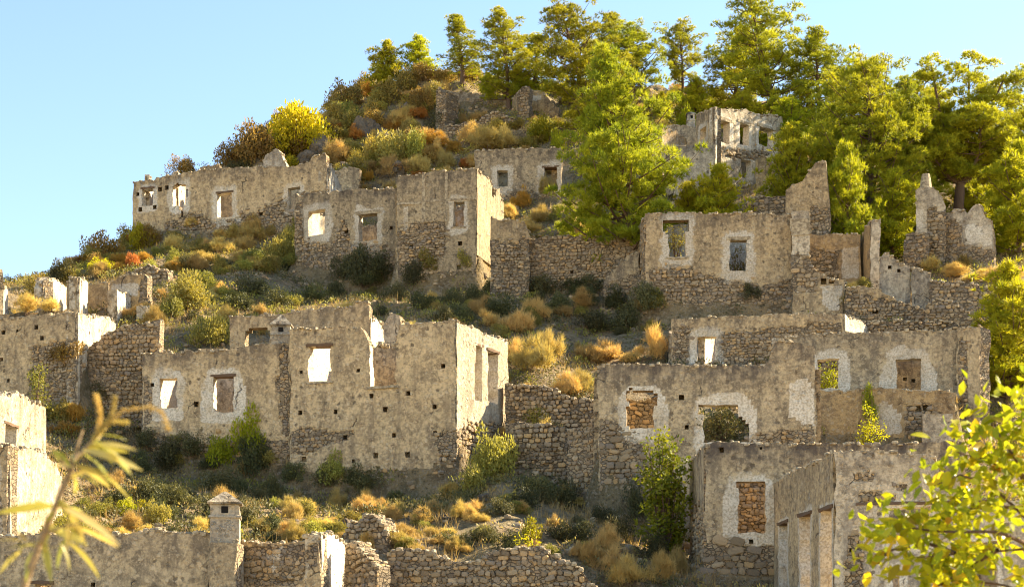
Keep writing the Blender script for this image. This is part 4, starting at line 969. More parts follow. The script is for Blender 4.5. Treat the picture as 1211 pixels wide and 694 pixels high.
# the big central pine and its neighbours
tree('pine_tree', 'large bright pine standing in front of the ruins in the centre', 745, 86.6, PF, 9, 66, 0, wide=.80)
tree('pine_tree', 'tall windswept pine leaning left on the skyline behind the central pine', 700, 107, PG, 9, 8, .15, wide=1.02)
tree('pine_tree', 'narrow dark-topped pine on the skyline, above the left hilltop pillar', 546, 117.5, PC, 7, 20, 0, wide=1.55)
tree('pine_tree', 'twin-topped skyline pine above the hilltop ruin', 602, 115, PA, 9, 17, .4, wide=1.15)
tree('pine_tree', 'small pine leaning behind the right hilltop pillar', 632, 116, PC, 7, 46, 1.7, wide=1.5)
tree('pine_tree', 'smallest pine on the skyline, leftmost of the two seedlings', 458, 119, PE, 4, 52, 0, wide=.95)
tree('pine_tree', 'little pine on the skyline right of the smallest one', 496, 119.5, PE, 4, 46, 1.4, wide=1.0)
tree('pine_tree', 'round-crowned pine with bare trunk on the skyline right of the central pine', 748, 115, PB, 8, 32, 0, wide=1.15)
tree('pine_tree', 'dark-topped pine directly behind the top of the central pine', 716, 117, PA, 9, 24, 2.2, wide=1.15)
tree('pine_tree', 'thin see-through pine beside the gap of sky', 808, 117, PB, 8, 30, 2.0, wide=.95)
tree('pine_tree', 'layered pine just right of the gap of sky', 868, 114, PA, 9, 34, 3.5, wide=1.2)
tree('pine_tree', 'tallest skyline pine, pointed and dark at its tip', 918, 108, PG, 9, -6, .35, wide=.95)
tree('pine_tree', 'broad pine on the skyline right of the tallest one', 968, 108, PA, 9, 44, 1.1, wide=1.15)
tree('pine_tree', 'rounded pine low on the skyline left of the umbrella pine', 1012, 104, PB, 8, 78, 1.3, wide=1.1)
tree('pine_tree', 'huge dense pine behind the gable stump', 1030, 91, PD, 9, 78, .5, wide=.98)
tree('pine_tree', 'pine filling the slope right of the pale sunlit ruin', 982, 92, PD, 9, 128, 2.4, wide=.62)
tree('umbrella_pine', 'umbrella-shaped pine with bare forked trunks against the sky at right', 1132, 92.5, PU, 9, 56, 0, wide=1.02)
tree('pine_tree', 'pine behind the umbrella pine at the right edge', 1215, 99, PD, 9, 82, 1.9, wide=.85)
tree('pine_tree', 'bushy pine behind the trunks of the umbrella pine', 1090, 103, PB, 8, 100, 2.5, wide=1.25)
tree('pine_tree', 'pine at the right edge beside the crumbled ruin', 1205, 87.5, PE, 4, 175, .6, wide=.9)
tree('pine_tree', 'feathery bright pine at the right edge beside the end pier', 1192, 72, PE, 4, 322, 2.6, wide=.95)
tree('young_pine', 'bright young pine tucked behind the gable stump', 1003, 86, PE, 4, 180, 1.2, wide=.62)
tree('young_pine', 'bright young pine left of the gable stump, below the pale sunlit ruin', 936, 90.5, PE, 4, 158, 2.2, wide=.78)
tree('young_pine', 'bright young pine above the level-topped house', 852, 87.8, PE, 4, 202, .2, wide=.95)
tree('young_pine', 'low bright pine at the left foot of the level-topped house pine', 812, 88.5, PE, 4, 222, 4.2, wide=.8)
tree('young_pine', 'small yellow-green pine on the slope left of the little skyline chimney', 783, 110, PE, 4, 112, 3.1, wide=.7)
tree('young_pine', 'small pine at the foot of the twin-topped skyline pine', 578, 116, PE, 4, 88, .9, wide=.9)
tree('young_pine', 'small yellow pine beside the right hilltop pillar', 612, 115.5, PE, 4, 84, 2.9, wide=.8)
tree('young_pine', 'small pine on the slope above the pale sunlit ruin', 822, 112, PE, 4, 96, 5.0, wide=1.1)
tree('young_pine', 'low dark pine above the roofless top of the pale sunlit ruin', 880, 106, PE, 4, 112, 1.0, wide=1.1)
tree('young_pine', 'low pine under the tallest skyline pine', 930, 103, PE, 4, 122, 4.4, wide=1.3)

tree('pine_tree', 'pine filling the gap between the huge dense pine and the umbrella pine', 1075, 97, PD, 9, 96, 5.2, wide=.7)
tree('pine_tree', 'low pine under the umbrella crown, right of its trunks', 1172, 94, PE, 4, 165, 2.0, wide=1.2)
tree('young_pine', 'low dark pine at the foot of the huge dense one', 1055, 88, PE, 4, 208, 3.6, wide=.95)
# shrubs: a few prototypes per kind, copied as individuals
def shrub_mesh(kind, seed):
    r = np.random.default_rng(seed); n = 34
    d = rdir(r, n); d[:, 2] = np.abs(d[:, 2])*.9
    lob = nrm(r.normal(size=(5, 3))*np.array([1, 1, .5])); rad = r.uniform(.15, .72, n)+.42*np.maximum((d @ lob.T).max(1)-.45, 0)*r.uniform(.5, 1.6, n)
    C = d*rad[:, None]*np.array([.9, .9, .95])+np.array([0, 0, .08]); R = r.uniform(.12, .34, n)
    S = lambda mat, *a, **k: (M[mat], a, k)
    if kind == 'gold': V, T, val = needles(C, R, 105, r, .27, .016, 6, .9, 1.2, .1)
    elif kind == 'rust': V, T, val = needles(C*.9, R, 150, r, .14, .022, 5, .9, .3, .3)
    elif kind == 'brown': V, T, val = leaves(C, R, 230, r, .10, .05, .9)
    elif kind == 'olive': V, T, val = leaves(C, R, 260, r, .10, .045, .9)
    elif kind == 'dark': V, T, val = leaves(C, R, 260, r, .09, .042, .9)
    elif kind == 'lime': V, T, val = leaves(C, R, 210, r, .11, .05, .9, .5)
    elif kind == 'yellow': V, T, val = leaves(C, R, 230, r, .10, .05, .9)
    mat = {'gold': 'gold', 'rust': 'rust', 'brown': 'brown', 'olive': 'olive', 'dark': 'dark', 'lime': 'lime_leaf', 'yellow': 'yellow'}[kind]
    # bare stems inside
    parts = []
    for k in range(9):
        e_ = C[r.integers(n)]*.9; q = np.linspace(0, 1, 4)[:, None]
        parts.append(tube(np.array([0, 0, -.12])*(1-q)+e_*q+np.sin(q*3)*r.normal(0, .05, 3), np.linspace(.022, .006, 4), 4))
    wv, wq = join(parts)
    me = mesh(kind+'_shrub', np.concatenate([V, wv]), [T, wq+len(V)], [M[mat], M['bark']], {'rnd': np.concatenate([val, np.zeros(len(wv))])},
              mi=np.concatenate([np.zeros(len(T)), np.ones(len(wq))]))
    return me
SH = {k: [shrub_mesh(k, 40+i*9+j) for j in range(5)] for i, k in enumerate(('gold', 'rust', 'brown', 'olive', 'dark', 'lime', 'yellow'))}
DESC = {'gold': 'golden dry shrub', 'rust': 'rust-coloured shrub', 'brown': 'brown-leaved bush', 'olive': 'olive-green bush', 'dark': 'dark green bush', 'lime': 'lime-green bush', 'yellow': 'yellow-leaved bush'}
SPOTS = []          # (kind, px, py of base, width px, height ratio)
def S(kind, *lst):
    for t_ in lst: SPOTS.append((kind, *t_))
S('olive', (250, 408, 58, .95), (222, 366, 62, 1.1), (462, 205, 60, 1.25), (330, 312, 34, 1.4), (345, 305, 26, 1.7), (303, 312, 30, 1.), (585, 565, 52, 1.5), (560, 585, 44, 1.1), (640, 505, 50, .9), (120, 610, 40, .8), (75, 640, 60, .9), (118, 655, 40, .7), (370, 640, 44, .8), (395, 590, 46, 1.), (600, 550, 40, 1.3), (490, 190, 40, 1.2), (470, 245, 36, .8), (185, 620, 44, .8), (232, 350, 50, .9), (640, 165, 40, .8), (205, 375, 40, .9), (505, 330, 40, .7), (550, 335, 34, .9))
S('lime', (262, 552, 46, 1.25), (295, 548, 46, 1.3), (350, 295, 24, 1.8), (45, 470, 24, 2.0), (160, 455, 28, .9), (575, 520, 36, 1.5), (845, 235, 40, 1.1), (1028, 522, 30, 1.6), (470, 690, 30, 1.2), (640, 170, 34, 1.), (660, 178, 30, .9), (810, 150, 30, 1.), (345, 200, 30, .6), (375, 628, 30, .8), (626, 640, 30, 1.0))
S('yellow', (352, 178, 84, .95), (340, 188, 74, 1.0), (372, 180, 50, .9), (165, 296, 44, 1.0), (418, 690, 36, 1.1), (120, 322, 36, .7), (700, 150, 30, .9))
S('brown', (300, 192, 70, .9), (275, 196, 46, .9), (218, 208, 40, .9), (120, 305, 50, 1.), (150, 292, 40, .9), (180, 290, 34, .9), (410, 130, 52, 1.0), (395, 150, 44, .9), (415, 160, 40, .9), (445, 190, 44, .9), (430, 110, 38, .8), (480, 110, 44, .8), (500, 130, 40, .8), (460, 125, 46, .9), (525, 100, 36, .7), (400, 235, 40, .8), (430, 240, 44, .7), (80, 470, 44, .9), (70, 500, 40, .8), (375, 210, 40, .7), (400, 195, 44, .8), (48, 350, 30, 1.1), (485, 160, 34, .8), (420, 215, 46, .7), (500, 95, 40, .8), (440, 150, 38, .8))
S('rust', (537, 182, 22, 1.0), (549, 200, 20, 1.), (87, 500, 44, .9), (78, 515, 40, .7), (142, 312, 32, .6), (170, 310, 28, .7), (552, 96, 26, .8), (1048, 352, 12, 1.), (500, 175, 18, .9), (320, 238, 24, .6), (30, 360, 22, .7), (618, 245, 28, 1.1), (800, 98, 30, .7), (560, 580, 24, .7))
S('gold', (575, 180, 44, .9), (600, 178, 34, .9), (560, 170, 36, .8), (515, 190, 34, .9), (530, 200, 30, 1.), (522, 215, 30, 1.), (545, 215, 24, .9), (495, 210, 30, .8), (510, 225, 30, .8), (550, 150, 24, .6), (615, 395, 40, .8), (632, 378, 44, .8), (628, 440, 60, .9), (605, 430, 40, .9), (650, 425, 50, .8), (700, 430, 44, .8), (720, 428, 56, .7), (745, 430, 40, .6), (775, 425, 40, 1.05), (690, 470, 44, .9), (670, 470, 40, .8), (650, 500, 44, .9), (682, 505, 28, .6), (620, 470, 40, .6), (260, 300, 36, .6), (250, 312, 40, .6), (300, 295, 36, .7), (285, 312, 30, .7), (120, 330, 30, .8), (645, 235, 30, .9), (600, 262, 34, .8), (640, 265, 40, .7), (625, 275, 34, .6), (690, 282, 40, .6),
  (1100, 322, 34, .6), (1125, 330, 40, .5), (1150, 332, 36, .5), (1180, 335, 34, .7), (1200, 330, 30, .8), (1060, 375, 34, .5), (1090, 378, 30, .5), (1120, 385, 34, .5), (470, 610, 36, .7), (500, 620, 40, .7), (515, 605, 34, .7), (450, 605, 30, .7), (350, 640, 34, .9), (345, 615, 30, .9), (400, 600, 36, .8), (430, 600, 40, .7), (480, 640, 44, .6), (530, 590, 40, .6), (720, 680, 50, .8), (745, 690, 50, .9), (700, 668, 40, .8), (780, 690, 44, .8), (800, 680, 36, .9), (720, 655, 44, .8), (490, 692, 50, .8), (520, 694, 40, .7), (545, 694, 40, .6), (380, 290, 30, .7), (150, 378, 30, .8), (185, 392, 36, 1.), (175, 375, 30, .9), (60, 372, 30, .6), (30, 372, 34, .7), (160, 355, 24, .6), (460, 230, 30, .8), (440, 205, 30, .8), (365, 250, 24, .7), (760, 135, 30, .6), (735, 140, 40, .6), (700, 135, 40, .6), (780, 155, 36, .6), (1030, 372, 24, .7), (1010, 365, 26, .8))
S('dark', (430, 335, 60, .9), (410, 335, 40, .8), (455, 340, 40, .8), (490, 338, 44, .8), (72, 335, 44, .9), (285, 205, 40, .6), (180, 540, 50, .7), (200, 560, 56, .8), (230, 560, 44, .9), (260, 580, 50, .8), (300, 575, 56, .9), (325, 590, 44, 1.), (210, 600, 56, .6), (180, 590, 50, .6), (250, 610, 50, .6), (290, 620, 50, .7), (320, 630, 44, .7), (140, 600, 50, .7), (345, 585, 40, .8), (390, 575, 50, .8), (430, 585, 54, .7), (140, 460, 40, .7), (120, 475, 44, .7), (700, 392, 50, .7), (660, 372, 46, .7), (690, 362, 50, .6), (730, 365, 44, .7), (760, 385, 44, .8), (740, 392, 46, .8), (670, 345, 40, .6), (640, 348, 44, .6), (610, 345, 40, .7), (580, 350, 40, .8), (560, 360, 44, .7), (590, 375, 50, .6), (530, 362, 44, .6), (500, 365, 44, .6), (550, 380, 40, .6), (470, 355, 44, .6), (440, 352, 44, .6), (400, 352, 44, .6), (300, 350, 50, .5), (280, 365, 46, .5), (330, 362, 44, .5), (370, 356, 44, .5), (640, 590, 54, .6), (670, 600, 50, .7), (690, 580, 44, .8), (660, 560, 44, .7), (620, 600, 50, .6), (590, 610, 44, .6), (570, 640, 50, .5), (600, 650, 50, .5), (690, 640, 44, .7), (665, 640, 46, .7), (540, 645, 46, .5), (790, 650, 44, .9), (770, 660, 44, .8), (735, 640, 44, .9), (715, 620, 40, 1.), (755, 610, 40, 1.1), (1190, 440, 50, .8), (520, 150, 34, 1.), (535, 158, 30, .8), (575, 305, 24, 1.8), (885, 372, 34, .8), (850, 518, 44, 1.0), (720, 345, 40, .5))
# loose scatter between the named bushes
def scat(x0, y0, x1, y1, n, kinds, lo, hi, seed):
    r = np.random.default_rng(seed)
    for _ in range(n):
        S(kinds[r.integers(len(kinds))], (r.uniform(x0, x1), r.uniform(y0, y1), r.uniform(lo, hi), r.uniform(.5, .9)))
scat(390, 100, 520, 215, 70, ('gold', 'brown', 'gold', 'olive', 'rust', 'brown'), 20, 40, 1)
scat(640, 105, 850, 165, 30, ('gold', 'lime', 'olive', 'brown'), 18, 34, 2)
scat(300, 140, 420, 190, 24, ('brown', 'olive', 'gold', 'brown'), 22, 40, 12)
scat(520, 140, 660, 215, 22, ('gold', 'olive', 'gold', 'brown'), 16, 30, 13)
scat(60, 280, 210, 335, 22, ('brown', 'olive', 'gold', 'rust'), 20, 36, 14)
scat(200, 270, 350, 330, 26, ('gold', 'olive', 'olive', 'gold'), 20, 36, 15)
scat(190, 300, 350, 400, 24, ('gold', 'dark', 'olive', 'dark'), 18, 32, 3)
scat(400, 345, 780, 400, 44, ('dark', 'dark', 'olive', 'gold'), 18, 34, 4)
scat(80, 540, 340, 650, 46, ('dark', 'dark', 'olive', 'gold'), 20, 36, 5)
scat(340, 590, 700, 660, 46, ('dark', 'gold', 'olive', 'gold'), 18, 34, 6)
scat(590, 420, 705, 600, 12, ('gold', 'gold', 'olive'), 18, 32, 7)
scat(620, 250, 760, 285, 12, ('gold', 'olive', 'gold'), 16, 28, 8)
scat(950, 290, 1205, 390, 18, ('gold', 'olive', 'brown'), 14, 26, 9)
scat(850, 130, 1200, 220, 16, ('gold', 'brown', 'olive'), 20, 36, 10)
scat(340, 590, 560, 650, 26, ('gold', 'olive', 'gold'), 22, 40, 21)
scat(130, 600, 340, 640, 12, ('olive', 'gold', 'lime'), 22, 36, 22)
PLACES = [(460, 150, 'on the rocky hilltop left of the hilltop ruin'), (565, 190, 'on the slope under the hilltop ruin'), (300, 180, 'above the long skyline house'), (150, 300, 'on the left ridge against the sky'),
  (270, 310, 'in front of the long skyline house'), (430, 335, 'at the foot of the arched-window ruin'), (430, 225, 'on the bank right of the long skyline house'), (520, 345, 'at the foot of the cracked parapet house'), (620, 265, 'beside the low wall left of the central pine'), (745, 145, 'among the skyline pines'), (690, 365, 'on the shaded slope below the retaining wall'),
  (640, 430, 'on the slope right of the tall central ruin'), (745, 425, 'on the bank above the broad grey ruin'), (250, 390, 'behind the chimneyed ruin'), (330, 360, 'on the slope above the broken back wall'), (80, 360, 'among the left wall stumps'), (85, 490, 'under the long left wall'), (250, 570, 'in front of the chimneyed ruin'),
  (110, 640, 'behind the bottom left wall'), (400, 590, 'at the foot of the tall central ruin'), (480, 630, 'on the slope above the bottom centre wall'), (640, 600, 'in the hollow left of the broad grey ruin'), (745, 670, 'left of the dark-topped ruin'), (580, 540, 'by the sunlit side of the tall central ruin'), (670, 500, 'by the rubble terrace walls'), (490, 692, 'before the bottom centre wall'),
  (850, 510, 'inside the broad grey ruin'), (885, 370, 'at the foot of the level-topped house'), (1040, 520, 'inside the open interior-wall ruin'), (1130, 330, 'on the terrace at far right'), (1060, 375, 'above the open interior-wall ruin'), (850, 240, 'above the level-topped house'), (1000, 180, 'under the right-hand pines'), (1190, 430, 'at the right edge by the end pier'), (985, 320, 'within the pillared wall right of the level-topped house')]
ORD = ['first', 'second', 'third', 'fourth', 'fifth', 'sixth', 'seventh', 'eighth', 'ninth', 'tenth', 'eleventh', 'twelfth', 'thirteenth', 'fourteenth', 'fifteenth', 'sixteenth', 'seventeenth', 'eighteenth', 'nineteenth', 'twentieth']
def ordn(i): return ORD[i] if i < 20 else '%dth' % (i+1)
recs = []
for i, (kind, px, py, wpx, hr) in enumerate(SPOTS):
    p = ground_hit(px, py); w = wpx/F*p[1]*.5
    pl = min(PLACES, key=lambda q: (q[0]-px)**2+((q[1]-py)*1.4)**2)[2]
    recs.append((kind, pl, px, p, w, hr))
grp = {}
for rc in recs: grp.setdefault((rc[0], rc[1]), []).append(rc)
sr = np.random.default_rng(77)
for (kind, pl), lst in grp.items():
    lst.sort(key=lambda q: q[2])
    for i, (kd, _, px, p, w, hr) in enumerate(lst):
        lab = DESC[kind]+' '+pl if len(lst) == 1 else '%s %s from left, %s' % (ordn(i), DESC[kind], pl)
        o = obj(DESC[kind].replace(' ', '_').replace('-', '_'), SH[kind][sr.integers(5)])
        o.location = (p[0], p[1], p[2]-.06); o.rotation_euler = (sr.normal(0, .08), sr.normal(0, .08), sr.uniform(0, 6.28))
        o.scale = (w*sr.uniform(.8, 1.3), w*sr.uniform(.8, 1.3), w*2*hr*sr.uniform(.75, 1.1))
        tag(o, lab, 'bush', DESC[kind]+'s on the hillside')

# broadleaf sapling against the lower right house
def sapling(name, label, px, D, ytop, wpx, mat, nb, seed, lean=0., leaf=.13, per=60, cat='tree', fbot=.12):
    r = np.random.default_rng(seed); b = ground_at(px, D); H = zz(ytop, D)-b[2]; hw = wpx/F*D*.5
    e = empty(name, b, label, cat); parts, C, R = [], [], []
    for k in range(max(7, nb//9)):
        f = fbot+(1-fbot)*((k+r.random())/max(7, nb//9))**.8; a = k*2.4+r.normal(0, .3)
        rr = hw*r.uniform(.45, 1.1)*math.sin(math.pi*min(1, .22+f*.70))**.6
        end = np.array([math.cos(a)*rr+lean*f*H, math.sin(a)*rr*.8, f*H]); q = np.linspace(0, 1, 7)[:, None]
        pts = end*q*np.array([1, 1, .92])+np.sin(q*3.1)*np.array([0, 0, .08])*H+r.normal(0, .04, 3)*np.sin(q*5)
        parts.append(tube(pts, np.linspace(.032, .007, 7), 4))
        for c in range(max(3, nb//max(7, nb//9)-2)):
            g_ = r.uniform(.45, 1.03); i_ = min(int(g_*6), 5)
            C.append(pts[0]+(np.array([np.interp(g_, q[:, 0], pts[:, m_]) for m_ in range(3)])-pts[0])+r.normal(0, .13, 3)); R.append(r.uniform(.12, .32))
    V, T, val = leaves(np.array(C), np.array(R), per, r, leaf, leaf*.6, .9, .0, .2)
    wv, wq = join(parts)
    obj('stems', mesh('stems', wv, wq, M['bark']), e); obj('crown', mesh('crown', V, T, M[mat], {'rnd': val}), e)
sapling('fig_tree', 'leafy fig tree, bright on top and dark below, against the dark-topped ruin', 784, 57.6, 497, 80, 'fig', 300, 5, leaf=.15, per=56, fbot=.03)
sapling('bushy_tree', 'bright green sapling with small leaves on the bottom centre wall', 626, 51.5, 604, 30, 'lime_leaf', 44, 7, leaf=.10, per=40)
sapling('broadleaf_sapling', 'slender yellow-green sapling on the orange interior terrace', 1028, 66.0, 474, 36, 'lime_leaf', 90, 8, leaf=.1, per=60)
sapling('broadleaf_sapling', 'leafy sapling standing against the long blank left wall', 46, 68.6, 422, 24, 'olive', 60, 9, leaf=.09, per=60)
sapling('broadleaf_sapling', 'small tree against the sky between the left wall stumps', 40, 84, 318, 34, 'olive', 70, 10, leaf=.12, per=60)
sapling('ivy_bush', 'bush growing inside the wide window of the broad grey ruin', 856, 62.6, 482, 50, 'dark', 120, 12, leaf=.10, per=90, fbot=.02)

sapling('window_bush', 'olive bush filling the right window of the level-topped house', 873, 83.4, 293, 30, 'olive', 60, 14, leaf=.10, per=60, fbot=.02, cat='bush')
sapling('window_bush', 'golden plant sprouting under the lintel of the left window, level-topped house', 800, 82.9, 262, 26, 'olive', 50, 15, leaf=.09, per=60, fbot=.7, cat='bush')
sapling('window_bush', 'green bush seen through the left arched window of the open ruin', 980, 72.6, 424, 34, 'lime_leaf', 70, 16, leaf=.10, per=60, fbot=.02, cat='bush')
# ------------------------------------------------------------------ ground cover nobody could count
r = np.random.default_rng(99)
n = 28000
px = r.uniform(-120, 1370, n); D = r.uniform(47, 124, n); Xg = (px-CX)/F*D; Zg = terr(Xg, D)
keep = np.ones(n, bool)
for poly, z in PADS:
    s = np.full(n, -9.)
    for a in range(len(poly)):
        e_ = poly[(a+1) % len(poly)]-poly[a]; e_ = e_/np.linalg.norm(e_); s = np.maximum(s, (Xg-poly[a][0])*e_[1]-(D-poly[a][1])*e_[0])
    keep &= s > 0
dens = fbm(np.stack([Xg*.35, D*.35, D*0], -1), 31, 3); keep &= dens > .40+.12*r.random(n)
B0 = np.stack([Xg, D, Zg-.02], -1)[keep]; N = len(B0); bl = 7
O = np.repeat(B0, bl, 0)+r.normal(0, .10, (N*bl, 3))*np.array([1, 1, .1])
A = nrm(np.array([0, 0, 1.])+r.normal(0, .42, (N*bl, 3))); Ln = (r.uniform(.18, .5, N*bl))[:, None]
Sg = nrm(np.cross(A, rdir(r, N*bl)))*.014
V = np.stack([O-Sg, O+Sg, O+A*Ln], 1).reshape(-1, 3)
tag(obj('dry_grass', mesh('dry_grass', V, np.arange(len(V)).reshape(-1, 3), M['grass'], {'rnd': np.repeat(r.random(N), bl*3)})), 'tufts of dry golden grass all over the hillside', 'grass', kind='stuff')
def scrub(name, label, mat, n, seed, lo, hi, thr, sx=(.25, .5)):
    r = np.random.default_rng(seed); px = r.uniform(-120, 1370, n); D = r.uniform(47, 122, n); Xg = (px-CX)/F*D; Zg = terr(Xg, D)
    dn = fbm(np.stack([Xg*.22, D*.22, D*0], -1), seed, 3); kp = (dn > thr) & (D > lo) & (D < hi)
    for poly, z in PADS:
        s = np.full(n, -9.)
        for a in range(len(poly)):
            e_ = poly[(a+1) % len(poly)]-poly[a]; e_ = e_/np.linalg.norm(e_); s = np.maximum(s, (Xg-poly[a][0])*e_[1]-(D-poly[a][1])*e_[0])
        kp &= s > .3
    C = np.stack([Xg, D, Zg+.08], -1)[kp]; R = r.uniform(*sx, len(C))
    V, T, val = leaves(C, R, 54, r, .13, .058, .7, .5, .3)
    tag(obj(name, mesh(name, V, T, M[mat], {'rnd': val})), label, 'scrub', kind='stuff')
scrub('low_scrub', 'low dark grey-green scrub carpeting the shaded slopes', 'dark', 8000, 201, 47, 100, .43)
scrub('low_dry_scrub', 'low brown and olive scrub over the rocky hilltop', 'brown', 5200, 202, 92, 122, .38)
scrub('low_olive_scrub', 'low olive scrub between the ruins', 'olive', 5500, 203, 66, 122, .47)
scrub('low_golden_scrub', 'low golden dry scrub on the lower slopes', 'gold', 2600, 204, 47, 72, .49, (.18, .36))
# fallen stones
n = 6500; px = r.uniform(-120, 1370, n); D = r.uniform(47, 122, n); Xg = (px-CX)/F*D; Zg = terr(Xg, D)
dn = fbm(np.stack([Xg*.3, D*.3, D*0+3], -1), 61, 3); kp = dn > .47
C = np.stack([Xg, D, Zg+.02], -1)[kp]; m = len(C); s = r.uniform(.06, .2, m)**1.0
th = r.uniform(0, 6.28, m); ax = np.stack([np.stack([np.cos(th), np.sin(th), th*0], -1), np.stack([-np.sin(th), np.cos(th), th*0], -1), np.tile([0, 0, 1.], (m, 1))], 1)
ex = []
for (a_, t_, n_, L_) in BASES:
    m_ = int(L_*5); u_ = r.uniform(-.2, L_+.2, m_); o_ = np.abs(r.normal(0, .55, m_))+.05
    ex.append(a_+np.outer(u_, t_)+np.outer(o_, n_))
ex = np.concatenate(ex); C = np.concatenate([C, np.column_stack([ex, terr(ex[:, 0], ex[:, 1])+.04])]); m = len(C); s = r.uniform(.05, .19, m)
th = r.uniform(0, 6.28, m); ax = np.stack([np.stack([np.cos(th), np.sin(th), th*0], -1), np.stack([-np.sin(th), np.cos(th), th*0], -1), np.tile([0, 0, 1.], (m, 1))], 1)
tag(obj('fallen_stones', stones_joined(C, ax, np.stack([s, s*r.uniform(.6, 1, m), s*r.uniform(.5, .8, m)], -1), 'fallen_stones', M['stone'], r=r)), 'fallen wall stones strewn over the slope', 'stones', kind='stuff')
# rock outcrops
def boulder(seed):
    import bmesh
    bm = bmesh.new(); bmesh.ops.create_icosphere(bm, subdivisions=4, radius=1)
    V = np.array([v.co[:] for v in bm.verts]); T = np.array([[v.index for v in f.verts] for f in bm.faces]); bm.free()
    d = fbm(V*1.1+seed*7, seed, 4); cell = np.floor(fbm(V*1.9+seed*3, seed+2, 2)*7)/7
    V = V*(.45+.5*d+.75*cell)[:, None]*np.array([1, .8, 1.1])
    return mesh('rock', V, T, M['rock'])
RK = [boulder(k) for k in range(4)]
ROCKS = [(433, 165, 40, 1.3), (452, 175, 30, 1.4), (405, 120, 34, .9), (470, 205, 30, .8), (500, 165, 26, .9), (445, 95, 36, .8), (380, 185, 40, 1.), (360, 195, 34, .9), (520, 95, 34, .6), (480, 92, 30, .7), (560, 92, 40, .5), (680, 120, 40, .5), (745, 150, 36, .7), (770, 130, 40, .6), (480, 140, 30, .8), (410, 205, 30, .8), (455, 250, 26, .7), (720, 130, 30, .6), (820, 110, 30, .6), (605, 175, 24, .6), (1060, 130, 50, .8), (1140, 150, 50, .8), (1185, 170, 40, .8), (410, 625, 30, .8), (540, 600, 24, .5), (575, 592, 30, .4), (455, 625, 28, .6), (525, 615, 22, .5), (750, 650, 14, .7), (245, 395, 34, .6)]
WHERE = ['jutting pale crag in the middle of the rocky hilltop', 'crag right of the jutting pale one on the rocky hilltop']
for i, (px_, py_, w_, hr) in enumerate(ROCKS):
    p = ground_hit(px_, py_); s = w_/F*p[1]*.42
    pl = min(PLACES, key=lambda q: (q[0]-px_)**2+((q[1]-py_)*1.4)**2)[2]
    o = obj('rock', RK[i % 4]); o.location = p; o.rotation_euler = (0, 0, i*1.7); o.scale = (s, s, s*hr)
    o['_pl'] = pl; o['_px'] = px_
    tag(o, None, 'rock', 'limestone outcrops')
gg = {}
for o in bpy.data.objects:
    if '_pl' in o.keys(): gg.setdefault(o['_pl'], []).append(o)
for pl, lst in gg.items():
    lst.sort(key=lambda o: o['_px'])
    for i, o in enumerate(lst):
        o['label'] = 'weathered limestone rock '+pl if len(lst) == 1 else '%s limestone rock from left, %s' % (ordn(i), pl)
        del o['_pl']; del o['_px']

# ------------------------------------------------------------------ foreground branches (near the camera, out of focus)
def leaf_mesh(name, L, w, mat, bend, seed, val):
    n = 7; q = np.linspace(0, 1, n); wd = w*np.sin(np.pi*np.clip(q*.94+.05, 0, 1))**.8
    V = []
    for i in range(n):
        x = q[i]*L; z = -bend*L*q[i]**2
        V += [(x, -wd[i]/2, z+wd[i]*.18), (x, 0, z), (x, wd[i]/2, z+wd[i]*.18)]
    fc = [(i*3+j, i*3+j+1, i*3+4+j, i*3+3+j) for i in range(n-1) for j in range(2)]
    return mesh(name, V, fc, M[mat], {'rnd': np.full(len(V), val)}, smooth=True)
from mathutils import Matrix
def orient(o, p, d, roll, s):
    d = Vector(d).normalized(); up = Vector((0, 0, 1))
    y = up.cross(d); y = y.normalized() if y.length > .05 else Vector((0, 1, 0)); z = d.cross(y)
    m = Matrix((d, y, z)).transposed().to_4x4()
    o.matrix_local = Matrix.Translation(Vector(p)) @ m @ Matrix.Rotation(roll, 4, 'X') @ Matrix.Scale(s, 4)
# left: long-leaved twig
D0 = 6.6; b = P(20, 760, D0); e = empty('foreground_branch', b, 'blurred long-leaved branch close to the camera at lower left', 'branch')
stem = np.array([P(18, 760, D0), P(29, 690, D0), P(48, 640, D0), P(66, 598, D0), P(77, 570, D0-.02), P(88, 545, D0), P(104, 527, D0+.03), P(116, 515, D0)])-b
wv = [tube(stem, np.array([.017, .016, .014, .012, .011, .010, .008, .006]), 8)]
wv.append(tube(np.array([P(70, 590, D0), P(84, 560, D0+.05), P(92, 525, D0+.05), P(98, 508, D0+.06)])-b, np.array([.009, .007, .005, .004]), 6))
wv.append(tube(np.array([P(82, 556, D0), P(70, 540, D0-.05), P(62, 528, D0-.05)])-b, np.array([.006, .004, .003]), 6))
wv.append(tube(np.array([P(52, 632, D0), P(75, 622, D0-.06), P(98, 618, D0-.06)])-b, np.array([.006, .004, .003]), 6))
v_, q_ = join(wv); obj('stem', mesh('stem', v_, q_, M['twig'], smooth=True), e)
LL = [leaf_mesh('leaf', 1, w, 'fore2', bd, 0, vl) for w, bd, vl in ((.17, .25, .2), (.14, .45, .6), (.18, .15, .9), (.15, .35, .4))]
